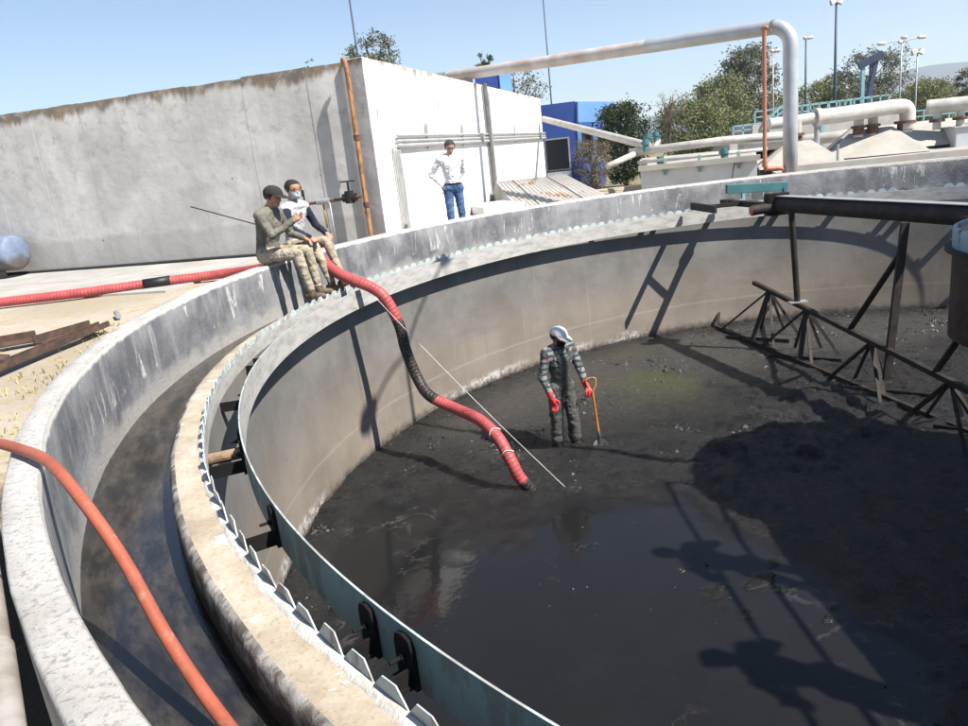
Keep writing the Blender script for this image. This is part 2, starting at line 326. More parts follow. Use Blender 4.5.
# ------------------------------------------------------------------ helpers: meshes
class MB:
    def __init__(s): s.v = []; s.f = []; s.mi = []; s.uv = []
    def add(s, vs, fs, mi=0, uvs=None):
        o = len(s.v); s.v += [tuple(v) for v in vs]
        for i, f in enumerate(fs):
            s.f.append([o+a for a in f]); s.mi.append(mi); s.uv.append(uvs[i] if uvs else [(0,0)]*len(f))
    def box(s, c, size, mat3=None, mi=0, taper=1.0):
        hx, hy, hz = (a/2 for a in size); vs = []
        for z in (-hz, hz):
            k = 1.0 if z < 0 else taper
            for x, y in ((-hx,-hy),(hx,-hy),(hx,hy),(-hx,hy)):
                p = Vector((x*k, y*k, z)); p = (mat3 @ p) if mat3 else p; vs.append(p + Vector(c))
        s.add(vs, [(3,2,1,0),(4,5,6,7),(0,1,5,4),(1,2,6,5),(2,3,7,6),(3,0,4,7)], mi)
    def bar(s, a, b, wd, ht, up=(0,0,1), mi=0):
        """rectangular bar from a to b; wd across, ht along up"""
        a = Vector(a); b = Vector(b); d = (b-a); L = d.length; d.normalize(); u = Vector(up)
        if abs(d.dot(u)) > .98: u = Vector((1,0,0))
        x = d.cross(u).normalized(); u = x.cross(d)
        m = Matrix((x, d, u)).transposed(); s.box((a+b)/2, (wd, L, ht), m, mi)
    def tube(s, pts, r, seg=10, cap=True, mi=0, closed=False):
        pts = [Vector(p) for p in pts]; n = len(pts); rs = r if isinstance(r, (list, tuple)) else [r]*n
        T = []
        for i in range(n):
            a = pts[max(0, i-1)]; b = pts[min(n-1, i+1)]; T.append((b-a).normalized())
        up = Vector((0,0,1)) if abs(T[0].z) < .9 else Vector((1,0,0))
        x = T[0].cross(up).normalized(); vs = []; al = [0]
        for i in range(1, n): al.append(al[-1] + (pts[i]-pts[i-1]).length)
        for i in range(n):
            x = (x - T[i]*x.dot(T[i])).normalized(); y = T[i].cross(x)
            for k in range(seg):
                a = 2*math.pi*k/seg; vs.append(pts[i] + (x*math.cos(a) + y*math.sin(a))*rs[i])
        fs = []; uvs = []
        for i in range(n-1):
            for k in range(seg):
                k2 = (k+1) % seg; fs.append((i*seg+k, i*seg+k2, (i+1)*seg+k2, (i+1)*seg+k))
                uvs.append([(al[i], k/seg), (al[i], (k+1)/seg), (al[i+1], (k+1)/seg), (al[i+1], k/seg)])
        if cap:
            fs.append(tuple(range(seg-1, -1, -1))); uvs.append([(al[0], .5)]*seg)
            fs.append(tuple((n-1)*seg+k for k in range(seg))); uvs.append([(al[-1], .5)]*seg)
        s.add(vs, fs, mi, uvs)
    def cyl(s, a, b, r, seg=14, r2=None, mi=0): s.tube([a, b], [r, r if r2 is None else r2], seg, True, mi)
    def prism(s, poly, z0, z1, mi=0):
        n = len(poly); vs = [(x, y, z0) for x, y in poly] + [(x, y, z1) for x, y in poly]
        fs = [tuple(range(n-1, -1, -1)), tuple(range(n, 2*n))] + [(i, (i+1) % n, n+(i+1) % n, n+i) for i in range(n)]
        s.add(vs, fs, mi)
    def lathe(s, prof, seg=240, a0=0, a1=360, mis=None, jit=0, cx=0, cy=0, flat=False):
        """prof: list of (R, z); faces between consecutive profile points; UV = (arc metres, z)"""
        full = abs(a1-a0) >= 359.9; nn = seg if full else seg+1; P = len(prof); vs = []
        for i in range(nn):
            a = R_(a0 + (a1-a0)*i/seg); ca, sa_ = math.cos(a), math.sin(a)
            for (Rr, z) in prof:
                j = jit*(mnoise.noise(Vector((ca*Rr*1.7, sa_*Rr*1.7, z*3))) + .6*mnoise.noise(Vector((ca*Rr*6, sa_*Rr*6, z*9+4)))) if jit else 0
                vs.append((cx+(Rr+j)*ca, cy+(Rr+j)*sa_, z + j*.6))
        o = len(s.v); s.v += vs
        for i in range(seg):
            i2 = (i+1) % nn; u0 = R_(a0+(a1-a0)*i/seg); u1 = R_(a0+(a1-a0)*(i+1)/seg)
            for k in range(P-1):
                s.f.append([o+i*P+k, o+i2*P+k, o+i2*P+k+1, o+i*P+k+1]); s.mi.append(mis[k] if mis else 0)
                Rm = prof[0][0]; w0, w1 = (prof[k][1], prof[k+1][1]) if not flat else (prof[k][0], prof[k+1][0]); s.uv.append([(u0*Rm, w0), (u1*Rm, w0), (u1*Rm, w1), (u0*Rm, w1)])
    def mesh(s, name, mats, smooth=False, bevel=0):
        me = bpy.data.meshes.new(name); me.from_pydata(s.v, [], s.f)
        for m in (mats if isinstance(mats, (list, tuple)) else [mats]): me.materials.append(m)
        me.polygons.foreach_set('material_index', s.mi)
        ul = me.uv_layers.new(name='UVMap'); flat = [c for u in s.uv for p in u for c in p]; ul.data.foreach_set('uv', flat)
        if smooth: me.polygons.foreach_set('use_smooth', [True]*len(me.polygons))
        me.validate(); me.update()
        return me
    def build(s, name, mats, parent=None, smooth=False, bevel=0, angle=None):
        me = s.mesh(name, mats, smooth); o = bpy.data.objects.new(name, me); COL.objects.link(o)
        if smooth and angle:
            me.set_sharp_from_angle(angle=R_(angle))
        if bevel:
            b = o.modifiers.new('bevel', 'BEVEL'); b.width = bevel; b.segments = 2; b.limit_method = 'ANGLE'; b.angle_limit = R_(40)
        if parent is not None: attach(o, parent)
        return o
def spline(pts, n=8):
    """Catmull-Rom through pts"""
    P = [Vector(p) for p in pts]; P = [P[0]*2-P[1]] + P + [P[-1]*2-P[-2]]; out = []
    for i in range(1, len(P)-2):
        for k in range(n):
            t = k/n; a, b, c, d = P[i-1:i+3]
            out.append(.5*((2*b) + (c-a)*t + (2*a-5*b+4*c-d)*t*t + (3*b-a-3*c+d)*t**3))
    out.append(P[-2]); return out
def pol(Rr, deg, z=0): return Vector((Rr*math.cos(R_(deg)), Rr*math.sin(R_(deg)), z))
rnd = random.Random(7)

# ================================================================== THE SETTING
GZ = -0.45
Pa = Vector((-16.248, 10.223, 0)); TA = Vector((.9537, -.3008, 0)); NA = Vector((-.3008, -.9537, 0))   # the grey wall's line and outward normal
def W(a, f, z=0): return Pa + TA*a + NA*f + Vector((0, 0, z))
def gz(x, y):
    t = min(1, max(0, (y-15)/20)); t = t*t*(3-2*t); return GZ - 1.0*t
def ground():
    mb = MB(); rads = [8.6, 8.75, 9, 9.3, 9.7, 10.2, 10.8, 11.5, 12.5, 14, 16, 18, 20, 23, 26, 30, 35, 42, 50, 70, 110, 200, 400, 900, 2400]; n = 180; vs = []
    for Rr in rads:
        for i in range(n):
            a = 2*math.pi*i/n; x, y = Rr*math.cos(a), Rr*math.sin(a)
            z = gz(x, y) + (.025*mnoise.noise(Vector((x*.8, y*.8, 0))) if 8.9 < Rr < 40 and not (x < -7 and y > 3) else 0)
            vs.append((x, y, z - .02 - (.17 if Rr < 8.9 else 0)))
    fs = [(j*n+i, j*n+(i+1) % n, (j+1)*n+(i+1) % n, (j+1)*n+i) for j in range(len(rads)-1) for i in range(n)]
    fs = [f[::-1] for f in fs]
    mb.add(vs, fs); o = mb.build('ground', MT['ground'], smooth=True); tag(o, kind='structure')
    # pavement slabs along the foot of the grey wall
    e = tag(bpy.data.objects.new('pavement', None), kind='structure'); COL.objects.link(e)
    for row, (f0, f1) in enumerate(((.06, 1.9), (1.915, 3.7))):
        for i in range(11):
            a0 = -5 + i*1.5 + row*.4; a1 = a0 + 1.485
            if a1 > 9.0 - row*1.6: continue
            m = MB(); q = [W(a0, f0), W(a1, f0), W(a1, f1), W(a0, f1)]; dz = rnd.uniform(-.004, .006)
            m.prism([(p.x, p.y) for p in q][::-1], GZ-.1, GZ+.012+dz); s = m.build('slab', MT['slab'], e)
ground()

MT['stay'] = m_plain('tan_scaled_pipe', (.27,.19,.12), (.14,.095,.06), .85, scale=14)
def m_blue():
    k = NT('dirty_blue_plastic'); p = k.pos(); x, y, z = k.sep(p); n = k.noise(p, 3, 6, .7)
    col = k.mix(k.step(n, .3, .7), (.12,.15,.22), (.18,.22,.31)); col = k.mix(k.step(k.math('ADD', z, k.math('MULTIPLY', n, .35)), .05, .22, .9, 0), col, (.10,.085,.07)); col = k.mix(k.step(k.noise(p, 11, 6, .8), .56, .7, 0, .6), col, (.24,.23,.21))
    return k.fin(col, .6, 0, .35)
MT['bluepipe'] = m_blue()
def tank():
    t = empty('settling_tank', (0, 0, -3.0), 'huge round concrete settling tank with drained sludge floor and toothed weir ring', 'tank')
    m = MB(); m.lathe([(8.513, -.78), (8.513, -.5), (8.513, -.25), (8.513, -.012), (8.520, -.002), (8.575, .002), (8.634, 0), (8.642, -.010), (8.642, -.3), (8.642, -.8)], 420, mis=[0,0,0,1,1,1,1,1,1], jit=.006)
    m.build('outer_wall', [MT['outer'], MT['top']], t, smooth=True, angle=50)
    m = MB(); m.lathe([(8.52, -.68), (8.3, -.684), (8.03, -.688)], 240, flat=True); m.build('channel_bed', MT['channel'], t, smooth=True)
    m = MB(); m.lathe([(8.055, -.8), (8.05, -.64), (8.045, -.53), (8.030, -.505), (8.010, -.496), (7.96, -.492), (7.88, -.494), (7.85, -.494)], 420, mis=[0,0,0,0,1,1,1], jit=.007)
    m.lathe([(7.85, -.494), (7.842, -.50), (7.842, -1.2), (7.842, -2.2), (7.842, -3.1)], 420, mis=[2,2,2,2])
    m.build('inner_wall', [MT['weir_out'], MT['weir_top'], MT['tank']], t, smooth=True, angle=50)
    # mortar bedding along the plate
    m = MB(); seg = 900; vs = []
    for i in range(seg):
        a = 2*math.pi*i/seg; c, s = math.cos(a), math.sin(a); wd = .026 + .016*mnoise.noise(Vector((c*30, s*30, 0))) + .018*mnoise.noise(Vector((c*90, s*90, 3)))
        for Rr, z in ((7.846, -.476), (7.858+wd*.3, -.478), (7.858+wd, -.496)): vs.append((Rr*c, Rr*s, z))
    m.add(vs, [(i*3+k, ((i+1) % seg)*3+k, ((i+1) % seg)*3+k+1, i*3+k+1) for i in range(seg) for k in range(2)]); m.build('mortar_bed', MT['grout'], t, smooth=True)
    # weir plate with notched teeth
    m = MB(); m.lathe([(7.8445, -.60), (7.8445, -.478)], 266); m.lathe([(7.8385, -.478), (7.8385, -.60)], 266); m.lathe([(7.8445, -.478), (7.8385, -.478)], 266)
    wp = m.build('weir_plate', MT['grime'], t)
    st = 1.353; hw = 7.8415*R_(st)/2*.985; tw = .036; h = .062; th = .005
    m = MB(); vs = []
    for y in (-th/2, th/2): vs += [(-hw, y, -.004), (hw, y, -.004), (hw-.012, y, .012), (tw, y, h), (-tw, y, h), (-hw+.012, y, .012)]
    m.add(vs, [(0,1,2,3,4,5), (11,10,9,8,7,6)] + [(i, i+6, (i+1) % 6+6, (i+1) % 6) for i in range(6)]); me = m.mesh('tooth', MT['pale_teal'])
    for i in range(266):
        a = -143.06 + st*i
        o = bpy.data.objects.new('tooth', me); COL.objects.link(o); o.location = pol(7.8415, a, -.478); o.rotation_euler = (rnd.gauss(0, .07), rnd.uniform(-.02, .02), R_(a-90)+rnd.gauss(0, .03)); o.scale.z = rnd.uniform(.88, 1.06); attach(o, wp)
    # scum baffle
    m = MB(); m.lathe([(7.624, -.695), (7.624, -.465)], 420, mis=[0]); m.lathe([(7.624, -.465), (7.615, -.465)], 420, mis=[2]); m.lathe([(7.615, -.465), (7.615, -.695)], 420, mis=[1]); m.lathe([(7.615, -.695), (7.624, -.695)], 420, mis=[0])
    bf = m.build('scum_baffle', [MT['teal_dk'], MT['grime'], MT['pale_teal']], t, smooth=True, angle=40)
    def bracket(a):
        c, sdir, z = pol(1, a), pol(1, a+90), Vector((0, 0, 1))
        m = MB(); P = lambda r, s, zz: c*r + sdir*s + z*zz
        # rounded upright against the baffle
        prof = [(-.054, -.65), (.054, -.65), (.054, -.49), (.040, -.455), (0, -.445), (-.040, -.455), (-.054, -.49)]
        n = len(prof); vs = [P(7.625, s, zz-.04) for s, zz in prof] + [P(7.643, s, zz-.04) for s, zz in prof]
        m.add(vs, [tuple(range(n)), tuple(range(2*n-1, n-1, -1))] + [(i, (i+1) % n, n+(i+1) % n, n+i) for i in range(n)])
        m.bar(P(7.63, 0, -.665), P(7.842, 0, -.665), .105, .016); m.bar(P(7.63, .035, -.635), P(7.842, .035, -.635), .012, .07)
        o = m.build('bracket', MT['blackst'], bf)
        m = MB(); m.cyl(P(7.64, 0, -.57), P(7.70, 0, -.57), .008, 8); m.cyl(P(7.645, 0, -.57), P(7.658, 0, -.57), .015, 6); b = m.build('bracket_bolt', MT['blackst'], bf)
    for k in range(-2, 12):
        bracket(-143.1 - k*18.4 + .95); bracket(-143.1 - k*18.4 - .95); bracket(-152.4 - k*18.4)
    m = MB(); c = pol(1, -161.4); m.cyl(c*7.64 + Vector((0,0,-.60)), c*7.845 + Vector((0,0,-.60)), .035, 12); m.build('stay_pipe', MT['stay'], bf)
tank()

def mud():
    n = 0.038; R = 7.845; N = int(2*R/n)+1
    xs = np.linspace(-R, R, N); X, Y = np.meshgrid(xs, xs)
    def fbm(X, Y, sc, oc, seed, ridged=False):
        rs = np.random.RandomState(seed); out = np.zeros_like(X); amp = 1; tot = 0
        for o in range(oc):
            g = rs.rand(128, 128); fx = (X*sc) % 128; fy = (Y*sc) % 128; ix = fx.astype(int); iy = fy.astype(int); tx = fx-ix; ty = fy-iy
            tx = tx*tx*(3-2*tx); ty = ty*ty*(3-2*ty); ix1 = (ix+1) % 128; iy1 = (iy+1) % 128
            v = (g[ix,iy]*(1-tx)+g[ix1,iy]*tx)*(1-ty) + (g[ix,iy1]*(1-tx)+g[ix1,iy1]*tx)*ty
            if ridged: v = 1-abs(2*v-1)
            out += v*amp; tot += amp; amp *= .55; sc *= 2.03
        return out/tot
    ss = lambda a, b, v: np.clip((v-a)/(b-a), 0, 1)**2*(3-2*np.clip((v-a)/(b-a), 0, 1))
    n1 = fbm(X, Y, .7, 4, 1); n2 = fbm(X, Y, 2.6, 5, 2, True); n3 = fbm(X, Y, .9, 4, 5)
    r = np.hypot(X, Y)
    # puddle: near (south-west) part of the floor
    edge = 1.05 + (n1-.5)*2.2 - .10*(X+5)
    wet = 1-ss(edge-.75, edge+.85, Y + (fbm(X, Y, 3.1, 4, 41)-.5)*1.1)
    wet *= 1-ss(-3.5, -2.7, X + (n3-.5)*1.2 + .25*(Y+.5))
    wet *= 1-ss(7.2, 7.6, r + (n3-.5)*.5)*.6
    rid = fbm(X, Y, 1.3, 4, 21, True); hf = fbm(X, Y, 6.5, 3, 31, True); lump = (n2-.45)*.17 + (hf-.5)*.055 + (n3-.5)*.05 + ss(.55, .95, rid)*.07
    tex = ss(.25, .75, fbm(X, Y, .5, 3, 9))
    dryz = np.clip(ss(2.6, 4.6, Y + (n1-.5)*1.5 - .25*(X+3)), 0, 1); lump = lump*(1-.6*dryz)
    z = -2.82 + (1-wet)*(lump*(.35+.65*tex) + .012)
    bank = ss(7.0, 7.8, r + (n1-.5)*.9)*(1-wet*.7); z = z*(1-.6*bank) - 2.82*.6*bank; z += bank*(.02+.02*n2)
    wetlump = ss(.60, .70, fbm(X, Y, 7.0, 3, 12))*ss(.45, .62, fbm(X, Y, .8, 3, 13)); z += wet*wetlump*.014*ss(-4.5, -3.2, X)
    wet = np.clip(wet - wetlump*.9*ss(-4.5, -3.2, X), 0, 1)
    dry = ss(3.2, 5.0, Y + (n1-.5)*1.5 - .25*(X+3))*.9*ss(7.7, 7.0, r)
    dry = np.clip(dry, 0, 1)
    ga = np.array((-2.75, 5.0)); alg = np.exp(-(((X-ga[0])/1.35)**2 + ((Y-ga[1])/1.3)**2)*1.1)*ss(.3, .6, n1)
    z += -.10*np.exp(-(((X+4.95)/.5)**2 + ((Y-2.75)/.35)**2))*(1-wet)      # trodden hollow beside the worker
    inside = r < R-.002+n
    idx = -np.ones(X.shape, int); idx[inside] = np.arange(inside.sum())
    rc = np.where(r > R, R/np.maximum(r, 1e-6), 1)
    V = np.stack([(X*rc)[inside], (Y*rc)[inside], z[inside]], -1)
    q = np.stack([idx[:-1,:-1], idx[:-1,1:], idx[1:,1:], idx[1:,:-1]], -1).reshape(-1, 4); q = q[(q >= 0).all(1)]
    me = bpy.data.meshes.new('sludge_floor'); me.from_pydata(V.tolist(), [], q.tolist())
    for nm, A in (('wet', wet), ('algae', alg), ('dry', dry)):
        at = me.attributes.new(nm, 'FLOAT', 'POINT'); at.data.foreach_set('value', A[inside].astype(np.float32))
    me.polygons.foreach_set('use_smooth', [True]*len(me.polygons)); me.materials.append(MT['mud'])
    o = bpy.data.objects.new('sludge_floor', me); COL.objects.link(o); tag(o, kind='structure')
mud()
def clods():
    r = random.Random(11); m = MB()
    def clod(x, y, z, s):
        d = [Vector((1,0,0)), Vector((-.6,.8,0)), Vector((-.5,-.85,0)), Vector((.1,0,.75)), Vector((.55,.6,.35))]
        a = r.uniform(0, 6.28); q = Matrix.Rotation(a, 3, 'Z'); v = [Vector((x, y, z)) + q @ (e*s*r.uniform(.6, 1.3)) for e in d]
        m.add(v, [(0,4,3), (4,1,3), (1,2,3), (2,0,3), (0,1,4)])
    n = 0
    while n < 15000:
        x, y = r.uniform(-7.6, 3), r.uniform(-1, 7.6)
        if math.hypot(x, y) > 7.7 or y < 1.0-.10*(x+5): continue
        w_ = mnoise.noise(Vector((x*.9, y*.9, 2.))) + .5*mnoise.noise(Vector((x*2.5, y*2.5, 8.)))
        if w_ < r.uniform(-.1, .45): continue
        clod(x, y, -2.825 + .02*max(0, w_), r.uniform(.010, .034)*(1.8 if r.random() < .10 else 1)); n += 1
    n = 0
    while n < 160:
        x, y = r.uniform(-5.6, -1.2), r.uniform(-4.5, .8)
        if mnoise.noise(Vector((x*1.1, y*1.1, 5.))) + .6*mnoise.noise(Vector((x*3.3, y*3.3, 1.))) < .28+r.uniform(-.15,.1): continue
        clod(x, y, -2.824, r.uniform(.006, .022)*(1.8 if r.random() < .06 else 1)); n += 1
    for k in range(1500):   # ridge of clods pushed against the wall
        a = R_(r.uniform(60, 215)); Rr = 7.84 - abs(r.gauss(0, .16)); clod(Rr*math.cos(a), Rr*math.sin(a), -2.80, r.uniform(.012, .04))
    o = m.build('sludge_clods', MT['clod']); tag(o, 'scattered black sludge clods and crumbs on the tank floor', 'sludge', kind='stuff')
def m_clod():
    k = NT('sludge_clod'); p = k.pos(); n = k.noise(p, 11, 3); col = k.mix(k.step(n, .5, .72), (.007,.0067,.0063), (.026,.024,.022)); k.bump(k.noise(p, 90, 3), .6, .01); return k.fin(col, k.mix(n, (.18,)*3, (.5,)*3), 0, .5)
MT['clod'] = m_clod()
clods()

# ------------------------------------------------------------------ grey wall and white building
TOPZ = 2.87
K2 = W(9.58, .20); K1 = W(9.10, .075); E2 = Vector((-2.25, 24.87, 0))
T2 = (E2-K2).normalized(); N2 = Vector((T2.y, -T2.x, 0))
def V2(a, f, z=0): return K2 + T2*a + N2*f + Vector((0, 0, z))
def grey_wall():
    t = empty('grey_concrete_wall', W(5, 0, GZ), 'long tall grey concrete wall with mossy stained top edge', 'wall')
    seam = [-5.8, -4.5, -3.2, -1.93, -.64, .64, 1.93, 3.18, 4.43, 5.73, 6.99, 8.35, 9.16]
    for i in range(len(seam)-1):
        a0, a1 = seam[i]+.0003, seam[i+1]-.0003; d0, d1 = rnd.uniform(-.004, .004), rnd.uniform(-.004, .004); zt = TOPZ + rnd.uniform(-.025, .02)
        nx, nz = 10, 14; vs = []; m = MB()
        for j in range(nz+1):
            for k in range(nx+1):
                s = k/nx; z = GZ-.3 + (zt-GZ+.3)*j/nz; a = a0+(a1-a0)*s
                f = d0+(d1-d0)*s + .013*mnoise.noise(Vector((a*1.1, z*.5, 7))) + .007*mnoise.noise(Vector((a*3.2, z*.9, 1)))
                if j == nz: z += .02*mnoise.noise(Vector((a*4, 0, 2))); f -= .02
                vs.append(W(a, f, z))
        nb = len(vs); 
        fs = [(j*(nx+1)+k, j*(nx+1)+k+1, (j+1)*(nx+1)+k+1, (j+1)*(nx+1)+k) for j in range(nz) for k in range(nx)]
        vs += [W(a0, -.35, GZ-.3), W(a1, -.35, GZ-.3), W(a1, -.35, zt), W(a0, -.35, zt)]
        tl, tr, bl, br = nz*(nx+1), nz*(nx+1)+nx, 0, nx
        fs += [tuple(range(tl, tr+1)) + (nb+2, nb+3), (nb+1, nb, nb+3, nb+2), tuple([bl]+[j*(nx+1) for j in range(1, nz+1)][::1])[::-1] + (nb, ) if False else (nb, nb+3) + tuple(j*(nx+1) for j in range(nz, -1, -1)), (nb+2, nb+1) + tuple(j*(nx+1)+nx for j in range(nz+1))]
        m.add(vs, fs); m.build('wall_panel', MT['panel'], t, smooth=True, angle=35)
grey_wall()
MT['darkpipe'] = m_plain('dark_grey_drain', (.13,.13,.125), (.09,.09,.085), .7)
def white_building():
    t = empty('white_building', V2(9, 0, GZ), 'white plastered flat roofed building wall with streaked top behind standing man', 'building')
    bk1 = W(9.10, -6); bk2 = E2 - N2*6
    m = MB(); poly = [(K1.x, K1.y), (K2.x, K2.y), (E2.x, E2.y), (bk2.x, bk2.y), (bk1.x, bk1.y)]
    m.prism(poly, -1.8, TOPZ); m.mi[2] = 1
    o = m.build('wall', [MT['white'], MT['panel']], t, bevel=.02)
    # conduits: two horizontal runs and the dropping bundle
    for k, z in enumerate((1.34, 1.43, 1.53)):
        m = MB(); m.cyl(V2(1.0+.05*k, .06, z), V2(18.6, .06, z), .030 if k else .045, 8); m.build('conduit', MT['conduit'], t)
    for k in range(4):
        m = MB(); m.tube(spline([V2(.85+.10*k, .05, GZ), V2(.85+.10*k, .05, .6), V2(.83+.10*k, .05, 1.25), V2(.95+.1*k, .05, 1.34+.02*k)], 4), .024, 8); m.build('conduit', MT['conduit'], t)
    for a in (3.0, 5.9, 12.5): m = MB(); m.bar(V2(a, .05, 1.25), V2(a, .05, 1.78), .05, .05, up=N2); m.build('conduit_clamp', MT['conduit'], t)
    m = MB(); m.cyl(V2(8.6, .10, -.6), V2(8.6, .10, TOPZ+.02), .07, 10); m.build('drain_pipe', MT['darkpipe'], t, smooth=True, angle=40)
    m = MB(); m.cyl(V2(8.95, .07, -.6), V2(8.95, .07, TOPZ-.2), .05, 8); m.build('drain_pipe', MT['galv'], t)
    for a, z in ((.35, 1.95), (4.2, 2.2), (5.6, 2.25)): m = MB(); m.box(V2(a, .012, z), (.03, .03, .14)); m.build('wall_patch', MT['conduit'], t)
white_building()
def corner_pipes():
    t = empty('orange_riser_pipe', W(9.2, .25, GZ), 'orange painted vertical pipe at the corner of the grey wall', 'pipe')
    b = W(9.29, .26); m = MB(); m.tube(spline([b + Vector((0,0,GZ)), b + Vector((0,0,1.5)), b + Vector((0,0,TOPZ-.25)), b + Vector((-.03,.02,TOPZ-.03)), b + Vector((-.06,.10,TOPZ-.01))], 5), .043, 12); m.build('pipe', MT['orange_pipe'], t, smooth=True)
    for z in (.32, 1.5): m = MB(); m.cyl(b + Vector((0,0,z)), b + Vector((0,0,z+.09)), .058, 12); m.build('coupling', MT['rustflange'], t, smooth=True, angle=40)
    v = empty('valve_manifold', W(8.9, .4, GZ), 'dark iron pipe with handwheel valves beside the orange pipe', 'valve')
    z = .52; P = lambda a, f, zz: W(a-1.32, f, zz)
    m = MB(); m.cyl(P(10.58, .36, z), P(9.15, .42, z-.05), .030, 10); m.build('pipe', MT['rustflange'], v, smooth=True, angle=40)
    m = MB(); m.tube(spline([P(9.15, .42, z-.05), P(9.0, .44, z-.09), P(8.9, .46, z-.20)], 4), .034, 8); m.build('spout', MT['galv'], v, smooth=True)
    m = MB(); m.cyl(P(10.35, .37, z-.10), P(10.35, .37, z+.12), .085, 12); m.cyl(P(10.22, .37, z), P(10.48, .37, z), .075, 12); m.cyl(P(10.35, .37, z+.1), P(10.35, .37, z+.30), .02, 8); m.build('valve_body', MT['rust'], v, smooth=True, angle=40)
    m = MB(); ring = [P(10.35+.12*math.cos(k*math.pi/8), .37+.12*math.sin(k*math.pi/8), z+.29) for k in range(17)]; m.tube(ring, .014, 6, False); m.cyl(P(10.23, .37, z+.29), P(10.47, .37, z+.29), .01, 6); m.build('handwheel', MT['rust'], v, smooth=True)
    m = MB(); m.cyl(P(9.45, .41, z-.05), P(9.45, .41, z+.22), .018, 6); m.bar(P(9.42, .41, z+.10), P(9.42, .41, z+.30), .03, .014); m.build('lever', MT['rust'], v)
    m = MB(); m.cyl(P(9.82, .40, z-.03), P(9.82, .40, z-.5), .020, 8); m.build('drop_pipe', MT['brass'], v, smooth=True)
    m = MB(); m.cyl(P(9.95, .40, z-.03), P(9.95, .40, GZ), .016, 8); m.build('leg', MT['galv'], v, smooth=True)
    m = MB(); m.cyl(P(9.7, .40, z-.02), P(9.95, .40, z-.02), .058, 10); m.build('fitting', MT['galv'], v, smooth=True, angle=40)
corner_pipes()

# ================================================================== PLANT: drum, rake, skimmer, bridge
def center_drum():
    t = empty('center_drum', (0, 0, -2.85), 'rusty centre drum with pale blue rim at the right edge of the tank', 'drum')
    m = MB(); m.lathe([(.985, -1.25), (1.0, -1.25), (1.0, -.36)], 72); m.lathe([(.98, -.36), (.98, -1.25)], 72); m.build('skirt', MT['drum'], t, smooth=True, angle=40)
    m = MB(); m.lathe([(1.0, -.38), (1.07, -.38), (1.07, -.345), (1.0, -.345)], 72); m.build('flange', MT['rust'], t, smooth=True, angle=40)
    m = MB(); m.lathe([(1.004, -.345), (1.01, -.17), (1.0, -.15), (.97, -.15), (.965, -.20)], 72); m.build('rim_band', MT['drumblue'], t, smooth=True, angle=40)
    m = MB(); m.lathe([(.97, -.19), (.5, -.165), (.01, -.15)], 48); m.build('grit_cover', MT['sand'], t, smooth=True)
    m = MB(); m.cyl((0, 0, -2.95), (0, 0, -1.0), .34, 32); m.build('column', MT['drum'], t, smooth=True, angle=40)
center_drum()

